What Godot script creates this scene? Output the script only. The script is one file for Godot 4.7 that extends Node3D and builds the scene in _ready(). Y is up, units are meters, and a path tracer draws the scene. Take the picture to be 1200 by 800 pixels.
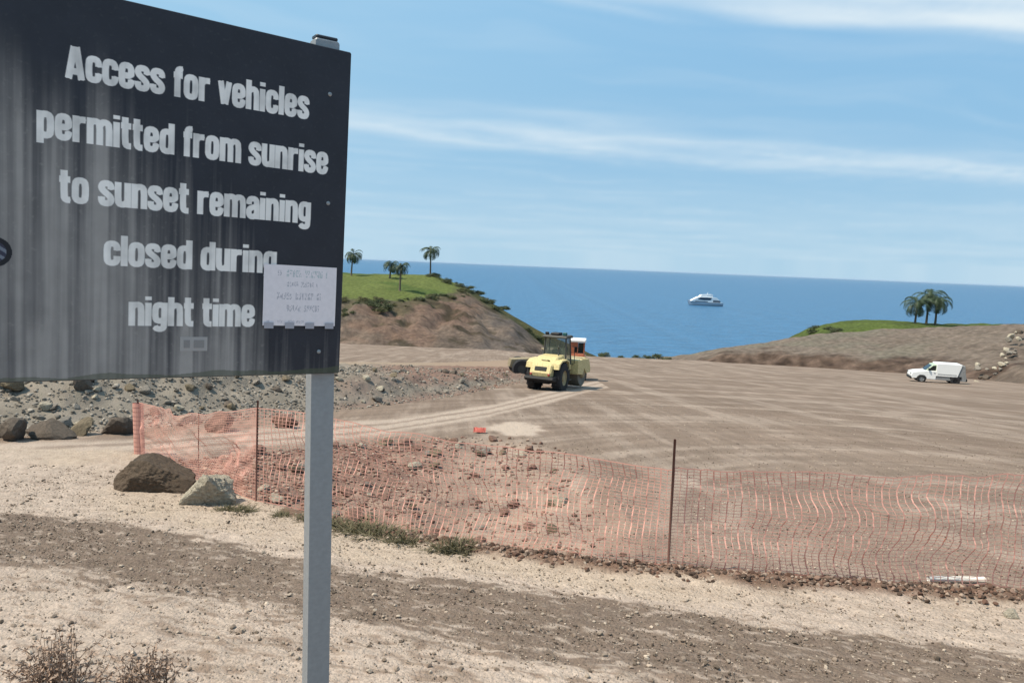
extends Node3D

# ---------------------------------------------------------------- constants
const EYE := Vector3(0.0, 2.8, 0.0)
const FOCAL := 873.0                      # focal length in pixels of the 1200 x 800 photograph
const PITCH := -0.10221
const ROLL := 0.04100
const SEA_LEVEL := -32.0

var rng := RandomNumberGenerator.new()
var noise_big := FastNoiseLite.new()
var noise_mid := FastNoiseLite.new()
var noise_fine := FastNoiseLite.new()
var cam_basis: Basis
var taken := {}
var M := {}
var rock_big: Array[ArrayMesh] = []
var rock_small: Array[ArrayMesh] = []

# ---------------------------------------------------------------- naming and metadata
func numbered(called: String) -> String:
	if not taken.has(called):
		taken[called] = 0
		return called
	taken[called] += 1
	return "%s_%03d" % [called, taken[called]]

func tag(o: Node, label: String, category: String, group := "", kind := "") -> Node:
	if label: o.set_meta("label", label)
	if category: o.set_meta("category", category)
	if group: o.set_meta("group", group)
	if kind: o.set_meta("kind", kind)
	return o

func thing(called: String, label: String, category: String, at: Vector3, turn := 0.0, group := "") -> Node3D:
	var o := Node3D.new()
	o.name = numbered(called)
	add_child(o)
	o.position = at
	o.rotation.y = turn
	tag(o, label, category, group)
	return o

func part(called: String, mesh: Mesh, mat: Material, parent: Node) -> MeshInstance3D:
	var o := MeshInstance3D.new()
	o.name = numbered(called) if parent == self else called
	o.mesh = mesh
	o.material_override = mat
	parent.add_child(o, true)
	return o

func done(st: SurfaceTool) -> ArrayMesh:
	st.generate_normals()
	return st.commit()

func begin(flat := true) -> SurfaceTool:
	var st := SurfaceTool.new()
	st.begin(Mesh.PRIMITIVE_TRIANGLES)
	st.set_smooth_group(0xFFFFFFFF if flat else 0)
	return st

# ---------------------------------------------------------------- camera helpers
func ray(px: float, py: float) -> Vector3:
	return cam_basis * Vector3((px - 600.0) / FOCAL, -(py - 400.0) / FOCAL, -1.0)

func at_depth(px: float, py: float, d: float) -> Vector3:
	var r := ray(px, py)
	return EYE + r * (d / -r.z)

func on_ground(px: float, py: float) -> Vector3:
	var r := ray(px, py)
	var t := -2.42 / (r.y - 0.095 * r.z)
	for i in 6:
		var p := EYE + r * t
		var g := ground(p.x, -p.z)
		var miss := p.y - g
		t += miss / (-(r.y) + 0.095 * r.z) * 0.8
		if not is_finite(t) or t < 1.0: t = 10.0
	var q := EYE + r * t
	return Vector3(q.x, ground(q.x, -q.z), q.z)

func tab(xs: PackedFloat32Array, ys: PackedFloat32Array, x: float) -> float:
	if x <= xs[0]: return ys[0]
	for i in range(1, xs.size()):
		if x <= xs[i]:
			return lerpf(ys[i - 1], ys[i], (x - xs[i - 1]) / (xs[i] - xs[i - 1]))
	return ys[ys.size() - 1]

# ---------------------------------------------------------------- the lie of the land: height of the ground at (x, d), d metres in front of the camera
const NLX: PackedFloat32Array = [-7.0, -3.46, -1.45, 0.0, 1.75, 5.3, 10.0]
const NLD: PackedFloat32Array = [13.4, 10.05, 8.75, 8.05, 7.6, 7.27, 7.0]
const FLX: PackedFloat32Array = [-6.4, -5.65, -4.84, -2.74, -0.43, 0.5, 1.8]
const FLD: PackedFloat32Array = [12.6, 12.9, 14.0, 16.1, 17.8, 17.4, 15.0]
const DDX: PackedFloat32Array = [-6.0, -4.8, -3.0, -1.0, 0.2, 1.7]
const DDY: PackedFloat32Array = [0.0, 0.35, 0.75, 0.8, 0.5, 0.0]
const BFX: PackedFloat32Array = [-60.0, -16.0, -10.0, -8.4, -5.0, -2.0, 0.1, 4.0]
const BFD: PackedFloat32Array = [-6.0, 10.6, 14.4, 16.2, 21.5, 28.5, 36.0, 50.0]
const BHX: PackedFloat32Array = [-60.0, -10.0, -6.0, -2.0, 0.2, 2.2]
const BHY: PackedFloat32Array = [1.8, 1.15, 0.85, 0.50, 0.20, 0.0]
const EGX: PackedFloat32Array = [-12.0, 4.0, 20.0, 60.0]
const EGD: PackedFloat32Array = [150.0, 104.0, 104.0, 112.0]

func column(x: float) -> PackedFloat32Array:
	return PackedFloat32Array([tab(NLX, NLD, x), tab(FLX, FLD, x), tab(DDX, DDY, x), tab(BFX, BFD, x), tab(BHX, BHY, x), tab(EGX, EGD, x)])

func ground(x: float, d: float) -> float:
	return ground_k(x, d, column(x))

func ditch_t(d: float, k: PackedFloat32Array) -> float:
	return (d - k[0]) / maxf(k[1] - k[0], 0.1)

func ground_k(x: float, d: float, k: PackedFloat32Array) -> float:
	var y := 0.38 - 0.095 * maxf(d, 4.0)
	if d < 5.0: y = -0.0475 * pow(maxf(d - 3.0, 0.0), 2.0) * 0.5
	y += noise_big.get_noise_2d(x * 1.2, d * 1.2) * 0.07 * smoothstep(4.0, 12.0, d)
	# ditch behind the fence
	var t := ditch_t(d, k)
	if k[2] > 0.0 and t > 0.0 and t < 1.0:
		var s := smoothstep(0.0, 0.16, t) * (1.0 - smoothstep(0.34, 1.0, t))
		y -= k[2] * s * (1.0 + 0.25 * noise_mid.get_noise_2d(x * 9.0, d * 9.0))
		y += s * 0.13 * noise_mid.get_noise_2d(x * 30.0, d * 30.0)
	# heaped bank of rubble beyond the haul road
	var b := d - k[3] + noise_mid.get_noise_2d(x * 5.0, d * 5.0) * 0.8
	if k[4] > 0.0 and b > 0.0 and b < 34.0:
		var e := smoothstep(0.0, 5.0, b) * (1.0 - smoothstep(9.0, 34.0, b))
		y += k[4] * e * (1.0 + 0.2 * noise_mid.get_noise_2d(x * 8.0, d * 8.0))
		y += e * 0.16 * noise_mid.get_noise_2d(x * 22.0, d * 22.0)
	# ridge of clods along the foot of the fence
	if x > -2.5:
		var f := (d - k[0] + 0.12 + 0.12 * noise_mid.get_noise_2d(x * 14.0, 3.0)) / 0.2
		if absf(f) < 2.5:
			y += exp(-f * f) * (0.05 + 0.07 * absf(noise_fine.get_noise_2d(x * 40.0, d * 40.0))) * smoothstep(-2.5, 0.0, x)
	# the lot ends above the shore
	if d > k[5]:
		y -= minf(pow(d - k[5], 1.35) * 0.16, 40.0)
	elif d > k[5] - 9.0:
		y += 0.22 * maxf(0.0, noise_mid.get_noise_2d(x * 6.0, d * 6.0)) * smoothstep(k[5] - 9.0, k[5], d)
	return y

const DUX: PackedFloat32Array = [-9.0, -6.17, -4.43, -2.7, -1.63, 0.1, 1.6, 2.98, 4.19, 8.0]
const DUD: PackedFloat32Array = [9.3, 8.82, 8.49, 7.85, 7.25, 6.82, 6.3, 6.01, 5.68, 4.9]
const DLX: PackedFloat32Array = [-9.0, -4.88, -3.41, -2.09, -1.28, 0.1, 1.31, 2.42, 3.45, 8.0]
const DLD: PackedFloat32Array = [8.0, 6.95, 6.51, 6.09, 5.75, 5.39, 5.02, 4.8, 4.61, 3.6]
const HRX: PackedFloat32Array = [-14.0, -8.89, -7.15, -5.61, -3.12, -0.6, 1.47, 5.7, 14.0]
const HRD: PackedFloat32Array = [9.5, 12.76, 14.05, 15.9, 18.6, 23.7, 29.7, 42.0, 60.0]

func lerp3(a: Vector3, b: Vector3, t: float) -> Vector3:
	return a.lerp(b, clampf(t, 0.0, 1.0))

# what the ground is made of at (x, d): linear base colour of the dirt
func dirt(x: float, d: float, k: PackedFloat32Array, c: PackedFloat32Array) -> Vector3:
	var n1 := noise_mid.get_noise_2d(x * 4.0, d * 4.0)
	var n2 := noise_fine.get_noise_2d(x * 18.0, d * 18.0)
	var n3 := noise_big.get_noise_2d(x * 3.0, d * 3.0)
	var tan_lot := Vector3(0.280, 0.212, 0.168)
	var pale := Vector3(0.520, 0.418, 0.345)
	var dark := Vector3(0.146, 0.104, 0.079)
	var red := Vector3(0.250, 0.148, 0.115)
	var grey := Vector3(0.300, 0.258, 0.212)
	var col := tan_lot * (1.0 + 0.12 * n3)
	# wheel and drum tracks that sweep over the lot
	if d > 7.0:
		var lane := Vector2(x - 8.0, (d - 9.0) * 0.9).length()
		var turn := atan2(d - 9.0, x - 8.0) * 9.0
		var lane2 := x + 0.10 * d - 0.0004 * d * d
		var sw := noise_mid.get_noise_2d(lane * 13.0, turn * 1.4)
		var sw2 := noise_fine.get_noise_2d(lane2 * 11.0 + 40.0, d * 0.7)
		var worn := noise_mid.get_noise_2d(x * 2.4 + 9.0, d * 1.6)
		var mot := noise_fine.get_noise_2d(x * 15.0, d * 11.0)
		var ruts := noise_fine.get_noise_2d(lane * 44.0, turn * 2.6)
		ruts += 0.6 * noise_fine.get_noise_2d(lane2 * 70.0 + 20.0, d * 1.5)
		col = lerp3(col, pale * 0.84, smoothstep(0.05, 0.50, sw + 0.35 * worn + 0.2 * mot + 0.45 * ruts) * 0.50)
		col = lerp3(col, dark * 1.3, smoothstep(0.08, 0.55, -sw - 0.35 * worn + 0.2 * mot - 0.45 * ruts) * 0.34)
		col = lerp3(col, pale * 0.86, smoothstep(0.08, 0.50, sw2 - 0.2 * worn + 0.25 * mot) * 0.42)
		col = lerp3(col, dark * 1.4, smoothstep(0.18, 0.5, -sw2 + 0.2 * worn + 0.4 * ruts) * 0.25)
		col *= 1.0 + 0.14 * mot + 0.18 * ruts
		var patch := Vector2((x - 0.15) / 0.75, (d - 19.3) / 1.5).length() + 0.4 * n2
		col = lerp3(col, pale * 1.1, 1.0 - smoothstep(0.7, 1.1, patch))
	# haul road
	var hr := d - c[2]
	var w := 1.0 + 0.05 * d
	var on_road := 1.0 - smoothstep(0.65, 1.15, absf(hr + 0.6 * n1) / w)
	if x < 5.0 and on_road > 0.0:
		col = lerp3(col, pale * (1.02 + 0.1 * n2), on_road * 0.9)
		var rut := minf(absf(hr + 0.45 * w), absf(hr - 0.30 * w)) + 0.12 * n2
		col = lerp3(col, dark * 1.35, on_road * (1.0 - smoothstep(0.05 * w, 0.20 * w, rut)) * 0.55)
	# near road
	var nl := k[0]
	if d < nl + 0.3:
		var run := d + 0.27 * x + 0.10 * n2                      # lines of equal run follow the road
		var jag := 0.22 * noise_fine.get_noise_2d(x * 26.0, run * 70.0) + 0.16 * noise_mid.get_noise_2d(x * 7.0, run * 16.0)
		var up := c[0] + jag
		var lo := c[1] + jag * 1.6
		var here := pale * (1.0 + 0.10 * n2 + 0.06 * n1)
		var band := smoothstep(up + 0.12, up - 0.12, d) * smoothstep(lo - 0.45, lo + 0.45, d)
		var lines := noise_fine.get_noise_2d(x * 4.0, run * 75.0)
		var spots := noise_fine.get_noise_2d(x * 26.0, run * 90.0)
		var crumbs := noise_fine.get_noise_2d(x * 90.0, run * 210.0)
		spots = spots * 0.75 + crumbs * 0.7
		here = lerp3(here, dark * (1.02 + 0.12 * n2), 0.84 * smoothstep(0.18, 0.66, band * 0.78 + 0.22 * lines * band + (0.55 * spots + 0.55 * crumbs) * (0.35 + 0.65 * band)))
		here = lerp3(here, Vector3(0.270, 0.200, 0.155), (1.0 - smoothstep(lo - 0.2, lo + 0.3, d)) * 0.75 * smoothstep(0.02, 0.34, 0.5 * lines + 0.6 * spots + 0.4 * crumbs))
		here = lerp3(here, dark * 1.5, (1.0 - band) * smoothstep(0.12, 0.5, spots) * 0.50)
		here *= 1.0 + 0.34 * crumbs
		# sandy yellow strip beside the clods
		var sandy := smoothstep(up + 0.1, up + 0.5, d) * smoothstep(-0.1, 0.4, n1 + 0.1)
		here = lerp3(here, Vector3(0.520, 0.410, 0.300), sandy * 0.4)
		col = lerp3(here, col, smoothstep(nl - 0.05, nl + 0.25, d + 0.2 * n2))
	# red earth of the ditch and of the ridge of clods
	var t := ditch_t(d, k)
	if k[2] > 0.0:
		var red_w := smoothstep(-0.02, 0.06, t + 0.05 * n2) * (1.0 - smoothstep(0.90, 1.0, t + 0.07 * n1)) * smoothstep(0.0, 0.3, k[2])
		col = lerp3(col, red.lerp(Vector3(0.395, 0.305, 0.245), smoothstep(-2.7, -0.7, x + 0.9 * n1 - 0.05 * (d - 9.0)) * 0.9) * (1.0 + 0.35 * n2 + 0.2 * n1), red_w * clampf(0.85 + 0.7 * n1, 0.25, 1.0))
		col = lerp3(col, Vector3(0.43, 0.32, 0.245), red_w * smoothstep(0.2, 0.5, n2) * 0.6)
	if x > -3.0:
		var f := absf(d - nl + 0.12 + 0.12 * noise_mid.get_noise_2d(x * 14.0, 3.0)) + 0.14 * n2
		col = lerp3(col, Vector3(0.155, 0.085, 0.058) * (1.0 + 0.3 * n2), (1.0 - smoothstep(0.08, 0.30, f)) * 0.85)
		# reddish spoil behind the netting
		var sp := smoothstep(0.0, 0.5, d - nl) * (1.0 - smoothstep(2.2, 5.0, d - nl + 1.2 * n1))
		col = lerp3(col, Vector3(0.370, 0.275, 0.220) * (1.0 + 0.2 * n2), sp * 0.40)
	# rubble bank
	var b := d - k[3] + noise_mid.get_noise_2d(x * 5.0, d * 5.0) * 0.8
	if k[4] > 0.0 and b > 0.0 and b < 40.0:
		var here2 := grey * (1.0 + 0.30 * n2 + 0.2 * n1)
		var redness := smoothstep(-6.5, -3.0, x + 0.02 * d + 2.2 * n1) * smoothstep(1.5, 4.0, b + 1.5 * n1) + (1.0 - smoothstep(0.5, 2.2, b + 0.8 * n1)) * smoothstep(-6.5, -4.5, x) * 0.9
		here2 = lerp3(here2, red * 1.05, redness * 0.8)
		here2 = lerp3(here2, Vector3(0.40, 0.30, 0.22), smoothstep(13.0, 22.0, b + 5.0 * n1) * 0.8)
		col = lerp3(col, here2, smoothstep(0.0, 0.7, b + 0.5 * n2) * smoothstep(0.0, 0.3, k[4]))
	# bare shore below the lot
	if d > k[5] + 1.0:
		col = lerp3(col, Vector3(0.19, 0.125, 0.09), smoothstep(k[5] + 1.0, k[5] + 4.0, d))
	return col

func steps(lo: float, hi: float, fine_lo: float, fine_hi: float, fine: float, grow: float) -> PackedFloat32Array:
	var up := PackedFloat32Array()
	var v := fine_lo
	while v < fine_hi:
		up.append(v)
		v += fine
	var s := fine
	while v < hi:
		up.append(v)
		s *= grow
		v += s
	up.append(hi)
	var down := PackedFloat32Array()
	v = fine_lo
	s = fine
	while true:
		s *= grow
		v -= s
		if v <= lo: break
		down.append(v)
	down.append(lo)
	down.reverse()
	down.append_array(up)
	return down

func sheet(nx: int, nz: int, v: PackedVector3Array, colors: PackedColorArray) -> ArrayMesh:
	var nrm := PackedVector3Array()
	nrm.resize(v.size())
	for j in nz:
		for i in nx:
			var a := v[j * nx + mini(i + 1, nx - 1)] - v[j * nx + maxi(i - 1, 0)]
			var b := v[mini(j + 1, nz - 1) * nx + i] - v[maxi(j - 1, 0) * nx + i]
			var n := a.cross(b).normalized()
			nrm[j * nx + i] = n if n.y >= 0.0 else -n
	var idx := PackedInt32Array()
	idx.resize((nx - 1) * (nz - 1) * 6)
	var w := 0
	for j in nz - 1:
		for i in nx - 1:
			var p := j * nx + i
			idx[w] = p; idx[w + 1] = p + nx; idx[w + 2] = p + 1
			idx[w + 3] = p + 1; idx[w + 4] = p + nx; idx[w + 5] = p + nx + 1
			w += 6
	var arr := []
	arr.resize(Mesh.ARRAY_MAX)
	arr[Mesh.ARRAY_VERTEX] = v
	arr[Mesh.ARRAY_NORMAL] = nrm
	arr[Mesh.ARRAY_COLOR] = colors
	arr[Mesh.ARRAY_INDEX] = idx
	var m := ArrayMesh.new()
	m.add_surface_from_arrays(Mesh.PRIMITIVE_TRIANGLES, arr)
	return m

func build_ground() -> void:
	var xs := steps(-150.0, 150.0, -7.5, 7.5, 0.036, 1.023)
	var ds := PackedFloat32Array([-14.0, -8.0, -3.0, 0.0, 1.5, 2.5, 3.2])
	var d := 3.6
	while d < 175.0:
		ds.append(d)
		d += maxf(0.022, 0.0052 * d) if d < 11.0 else 0.0085 * d if d < 60.0 else 0.012 * d
	var nx := xs.size()
	var nz := ds.size()
	var ks: Array[PackedFloat32Array] = []
	var cs: Array[PackedFloat32Array] = []
	for x in xs:
		ks.append(column(x))
		cs.append(PackedFloat32Array([tab(DUX, DUD, x), tab(DLX, DLD, x), tab(HRX, HRD, x)]))
	var v := PackedVector3Array()
	var colors := PackedColorArray()
	v.resize(nx * nz)
	colors.resize(nx * nz)
	for j in nz:
		var dd := ds[j]
		for i in nx:
			var x := xs[i]
			var y := ground_k(x, dd, ks[i])
			if dd < 30.0 and absf(x) < 22.0:
				y += noise_fine.get_noise_2d(x * 55.0, dd * 55.0) * 0.016 + noise_fine.get_noise_2d(x * 140.0, dd * 170.0) * 0.012 + noise_fine.get_noise_2d(x * 9.0 + 70.0, dd * 26.0) * 0.014
			v[j * nx + i] = Vector3(x, y, -dd)
			var c := dirt(x, dd, ks[i], cs[i])
			colors[j * nx + i] = Color(c.x, c.y, c.z)
	var g := part("ground", sheet(nx, nz, v, colors), M.dirt, self)
	tag(g, "bare tan dirt lot and roads sloping down to the sea", "ground", "", "structure")

# ---------------------------------------------------------------- hills
const CRX: PackedFloat32Array = [-110.0, -40.0, -30.0, -20.0, -11.0, 0.0, 7.3, 14.0, 22.0, 40.0]
const CRY: PackedFloat32Array = [1.5, -1.0, -0.6, -0.5, -3.0, -8.5, -11.9, -13.9, -17.2, -38.0]
const CRD: PackedFloat32Array = [195.0, 190.0, 188.0, 185.0, 175.0, 165.0, 160.0, 155.0, 150.0, 140.0]
const LPX: PackedFloat32Array = [-110.0, -60.0, -30.0, -22.0, -11.0, 0.0, 40.0]
const LPY: PackedFloat32Array = [-3.0, -4.0, -5.0, -5.2, -3.6, -8.9, -38.0]
const LPD: PackedFloat32Array = [142.0, 140.0, 140.0, 146.0, 170.0, 163.0, 139.0]

func hill_y(x: float, d: float) -> float:
	var foot := 117.0 + 3.0 * noise_mid.get_noise_2d(x * 2.0, 9.0) + maxf(0.0, x - 8.0) * 0.7
	var lip := maxf(tab(LPX, LPD, x) + 2.5 * noise_mid.get_noise_2d(x * 2.5, 40.0), foot + 6.0)
	var crest := maxf(tab(CRX, CRD, x), lip + 1.0)
	var fy := -11.6 - maxf(0.0, x - 2.0) * 0.35
	var ly := tab(LPX, LPY, x)
	var cy := tab(CRX, CRY, x)
	var y: float
	if d < foot: y = fy - (foot - d) * 0.6
	elif d < lip:
		var t := (d - foot) / (lip - foot)
		y = lerpf(fy, ly, 0.65 * t + 0.35 * smoothstep(0.0, 1.0, t))
		y += sin(PI * t) * (1.5 * noise_mid.get_noise_2d(x * 3.0, d * 1.0) + 0.8 * noise_mid.get_noise_2d(x * 8.0, d * 5.0))
	elif d < crest:
		var t2 := (d - lip) / (crest - lip)
		y = lerpf(ly, cy, pow(t2, 0.85))
	else:
		y = cy - pow((d - crest) / 60.0, 1.6) * 30.0
	return y + 0.18 * noise_mid.get_noise_2d(x * 6.0, d * 6.0)

func build_hill() -> void:
	var nx := 260
	var nz := 190
	var v := PackedVector3Array()
	var colors := PackedColorArray()
	for j in nz:
		var d := 106.0 + 0.72 * j + maxf(0.0, j - 120.0) * 0.9
		for i in nx:
			var x := -112.0 + 0.6 * i
			var y := hill_y(x, d)
			v.append(Vector3(x, y, -d))
			var n1 := noise_mid.get_noise_2d(x * 2.0, d * 2.0)
			var n2 := noise_fine.get_noise_2d(x * 6.0, d * 6.0)
			var n3 := noise_mid.get_noise_2d(x * 1.0 + 80.0, y * 5.0)
			var lip := tab(LPX, LPD, x) + 2.5 * noise_mid.get_noise_2d(x * 2.5, 40.0)
			var n4 := noise_fine.get_noise_2d(x * 3.0, d * 9.0)
			var col := Vector3(0.215, 0.165, 0.132) * (1.0 + 0.35 * n1 + 0.3 * n2 + 0.3 * n4)
			col = lerp3(col, Vector3(0.265, 0.165, 0.122), smoothstep(0.05, 0.4, n3) * 0.6)
			col = lerp3(col, Vector3(0.165, 0.140, 0.128), smoothstep(0.05, 0.4, -n3) * 0.7)
			col = lerp3(col, Vector3(0.118, 0.108, 0.062), smoothstep(0.05, 0.30, n1 + 0.5 * n2 + 0.05 * (d - lip + 7.0)) * 0.75)
			col = lerp3(col, Vector3(0.075, 0.062, 0.042), smoothstep(0.20, 0.34, noise_mid.get_noise_2d(x * 2.6 + 11.0, d * 4.5)) * 0.8)
			var grass := Vector3(0.178, 0.215, 0.066) * (1.0 + 0.15 * n1 + 0.1 * n2)
			grass = lerp3(grass, Vector3(0.120, 0.165, 0.048), smoothstep(0.05, 0.3, noise_mid.get_noise_2d(x * 0.9, d * 1.4)))
			var g := smoothstep(lip - 0.5, lip + 2.0, d + 2.0 * n2) * (1.0 - smoothstep(-15.0, -10.0, x + 2.0 * n1))
			col = lerp3(col, grass, g)
			if x > -13.0 and d > tab(CRX, CRD, x) - 5.0:
				col = lerp3(col, Vector3(0.095, 0.105, 0.045), 0.7)
			colors.append(Color(col.x, col.y, col.z))
	tag(part("hill", sheet(nx, nz, v, colors), M.hillside, self), "brown eroded hillside with a bright green lawn on top", "hill", "", "structure")

func loft(rows: Array, n: int, m: int, rough: float, paint: Callable) -> ArrayMesh:
	# rows: polylines of the same number of points, lofted across; n samples along, m across each band
	var lines: Array[Curve3D] = []
	for r in rows:
		var c := Curve3D.new()
		for p in r: c.add_point(p)
		lines.append(c)
	var v := PackedVector3Array()
	var colors := PackedColorArray()
	var nz := m * (rows.size() - 1) + 1
	for j in nz:
		var band := mini(j / m, rows.size() - 2)
		var t := float(j - band * m) / m
		for i in n:
			var s := float(i) / (n - 1)
			var a := lines[band].sample_baked(s * lines[band].get_baked_length())
			var b := lines[band + 1].sample_baked(s * lines[band + 1].get_baked_length())
			var p := a.lerp(b, t)
			p.y += rough * (noise_mid.get_noise_2d(p.x * 4.0, p.z * 4.0) + 0.5 * noise_mid.get_noise_2d(p.x * 11.0, p.z * 11.0))
			v.append(p)
			var c: Vector3 = paint.call(p, band + t, s)
			colors.append(Color(c.x, c.y, c.z))
	return sheet(n, nz, v, colors)

func build_mound() -> void:
	var foot: Array[Vector3] = []
	for p in [[20.0, 112.0], [26.4, 101.0], [32.6, 95.0], [40.0, 87.6], [43.3, 82.0], [45.5, 76.0], [45.5, 65.4], [46.5, 50.0], [52.0, 20.0], [60.0, -14.0]]:
		foot.append(Vector3(p[0], ground(p[0], p[1]) - 0.5, -p[1]))
	var scarp: Array[Vector3] = []
	for p in [[22.0, 113.0, 0.2], [28.4, 103.0, 1.0], [35.0, 97.0, 1.5], [42.5, 89.6, 1.3], [46.5, 83.5, 1.0], [49.0, 77.0, 1.1], [48.5, 66.0, 1.6], [49.5, 50.0, 1.8], [55.0, 20.0, 2.0], [63.0, -14.0, 2.0]]:
		scarp.append(Vector3(p[0], ground(p[0], p[1]) + p[2], -p[1]))
	var ridge: Array[Vector3] = [at_depth(770, 419, 122), at_depth(800, 415, 120), at_depth(870, 405, 118), at_depth(960, 391, 114), at_depth(1060, 384, 108), at_depth(1130, 382, 102), at_depth(1200, 380, 96), Vector3(78, 0.0, -75), Vector3(86, 1.5, -30), Vector3(92, 2.0, 14)]
	var back: Array[Vector3] = []
	for i in ridge.size():
		back.append(ridge[i] + Vector3(10.0 + 2.0 * i, -34.0 if i < 4 else -34.0 + 4.0 * (i - 3), -26.0 + 2.0 * i))
	var paint := func(p: Vector3, t: float, _s: float) -> Vector3:
		var n1 := noise_mid.get_noise_2d(p.x * 3.0, p.z * 3.0)
		var n2 := noise_fine.get_noise_2d(p.x * 9.0, p.z * 9.0)
		var c := Vector3(0.248, 0.198, 0.162) * (1.0 + 0.15 * n1 + 0.15 * n2)
		c = lerp3(c, Vector3(0.235, 0.220, 0.170), smoothstep(0.0, 0.4, noise_mid.get_noise_2d(p.x * 1.2 + 30.0, p.z * 1.2)) * 0.6)
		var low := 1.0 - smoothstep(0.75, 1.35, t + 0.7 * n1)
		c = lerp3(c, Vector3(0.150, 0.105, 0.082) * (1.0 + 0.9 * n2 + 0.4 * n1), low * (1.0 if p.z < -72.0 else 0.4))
		return c
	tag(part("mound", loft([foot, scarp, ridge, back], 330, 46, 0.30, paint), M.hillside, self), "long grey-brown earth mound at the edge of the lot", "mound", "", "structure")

func headland_y(x: float, d: float) -> float:
	var top := tab(PackedFloat32Array([38.0, 50.0, 58.0, 63.0, 70.0, 78.0, 90.0, 110.0, 150.0]), PackedFloat32Array([-40.0, -21.0, -11.0, -7.9, -6.0, -5.5, -5.9, -5.0, -3.0]), x)
	var t := (d - 152.0) / 26.0
	return top - maxf(0.0, absf(t) - 0.25) * 7.0 - t * t * 1.2 + 0.25 * noise_mid.get_noise_2d(x * 6.0, d * 6.0)

func build_headland() -> void:
	var nx := 170
	var nz := 90
	var v := PackedVector3Array()
	var colors := PackedColorArray()
	for j in nz:
		var d := 118.0 + 0.95 * j
		for i in nx:
			var x := 38.0 + 0.68 * i
			v.append(Vector3(x, headland_y(x, d), -d))
			var n1 := noise_mid.get_noise_2d(x * 2.0, d * 2.0)
			var c := lerp3(Vector3(0.135, 0.180, 0.048), Vector3(0.090, 0.120, 0.040), 0.5 + 1.4 * n1)
			c = lerp3(Vector3(0.16, 0.125, 0.09), c, smoothstep(58.0, 61.0, x + 2.0 * n1))
			colors.append(Color(c.x, c.y, c.z))
	tag(part("headland", sheet(nx, nz, v, colors), M.hillside, self), "low headland with a green lawn behind the earth mound", "headland", "", "structure")

func build_sea() -> void:
	var st := begin()
	var lines: PackedFloat32Array = [60.0, 400.0, 1500.0, 6000.0, 45000.0]
	for k in lines.size() - 1:
		var a := lines[k]
		var b := lines[k + 1]
		var wa := 60000.0
		for q in [[-wa, a], [-wa, b], [wa, a], [wa, a], [-wa, b], [wa, b]]:
			st.add_vertex(Vector3(q[0], SEA_LEVEL, -q[1]))
	tag(part("sea", done(st), M.water, self), "calm blue sea out to the horizon", "sea", "", "structure")

# ---------------------------------------------------------------- generic shapes
func quad(st: SurfaceTool, a: Vector3, b: Vector3, c: Vector3, d: Vector3) -> void:
	for p in [a, b, c, a, c, d]: st.add_vertex(p)

# side profile (z, y) extruded along x between x0 and x1 with chamfered rims
func slab(st: SurfaceTool, poly: PackedVector2Array, x0: float, x1: float, bevel: float, xf := Transform3D.IDENTITY) -> void:
	if Geometry2D.is_polygon_clockwise(poly): poly.reverse()
	var c := Vector2.ZERO
	for p in poly: c += p
	c /= poly.size()
	var rings := []
	for e in [[x0, true], [x0 + bevel, false], [x1 - bevel, false], [x1, true]]:
		var ring := PackedVector3Array()
		for p in poly:
			var q := p
			if e[1]:
				var l := (p - c).length()
				q = c + (p - c) * maxf(0.1, 1.0 - bevel / maxf(l, 0.001))
			ring.append(xf * Vector3(e[0], q.y, q.x))
		rings.append(ring)
	var n := poly.size()
	for r in 3:
		for i in n:
			var j := (i + 1) % n
			quad(st, rings[r][i], rings[r][j], rings[r + 1][j], rings[r + 1][i])
	var tris := Geometry2D.triangulate_polygon(poly)
	for k in range(0, tris.size(), 3):
		for o in [0, 2, 1]: st.add_vertex(rings[0][tris[k + o]])
		for o in [0, 1, 2]: st.add_vertex(rings[3][tris[k + o]])

func block(st: SurfaceTool, lo: Vector3, hi: Vector3, bevel := 0.02, xf := Transform3D.IDENTITY) -> void:
	var b := minf(bevel, 0.4 * minf(hi.y - lo.y, hi.z - lo.z))
	slab(st, PackedVector2Array([Vector2(lo.z + b, lo.y), Vector2(hi.z - b, lo.y), Vector2(hi.z, lo.y + b), Vector2(hi.z, hi.y - b), Vector2(hi.z - b, hi.y), Vector2(lo.z + b, hi.y), Vector2(lo.z, hi.y - b), Vector2(lo.z, lo.y + b)]), lo.x, hi.x, minf(bevel, 0.4 * (hi.x - lo.x)), xf)

func block_mesh(lo: Vector3, hi: Vector3, bevel := 0.02) -> ArrayMesh:
	var st := begin()
	block(st, lo, hi, bevel)
	return done(st)

# solid of revolution round the x axis: profile of (x, radius)
func lathe_x(st: SurfaceTool, at: Vector3, prof: PackedVector2Array, seg := 24) -> void:
	for i in prof.size() - 1:
		for s in seg:
			var a := TAU * s / seg
			var b := TAU * (s + 1) / seg
			var p := prof[i]
			var q := prof[i + 1]
			quad(st, at + Vector3(p.x, p.y * sin(a), p.y * cos(a)), at + Vector3(q.x, q.y * sin(a), q.y * cos(a)), at + Vector3(q.x, q.y * sin(b), q.y * cos(b)), at + Vector3(p.x, p.y * sin(b), p.y * cos(b)))

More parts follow.
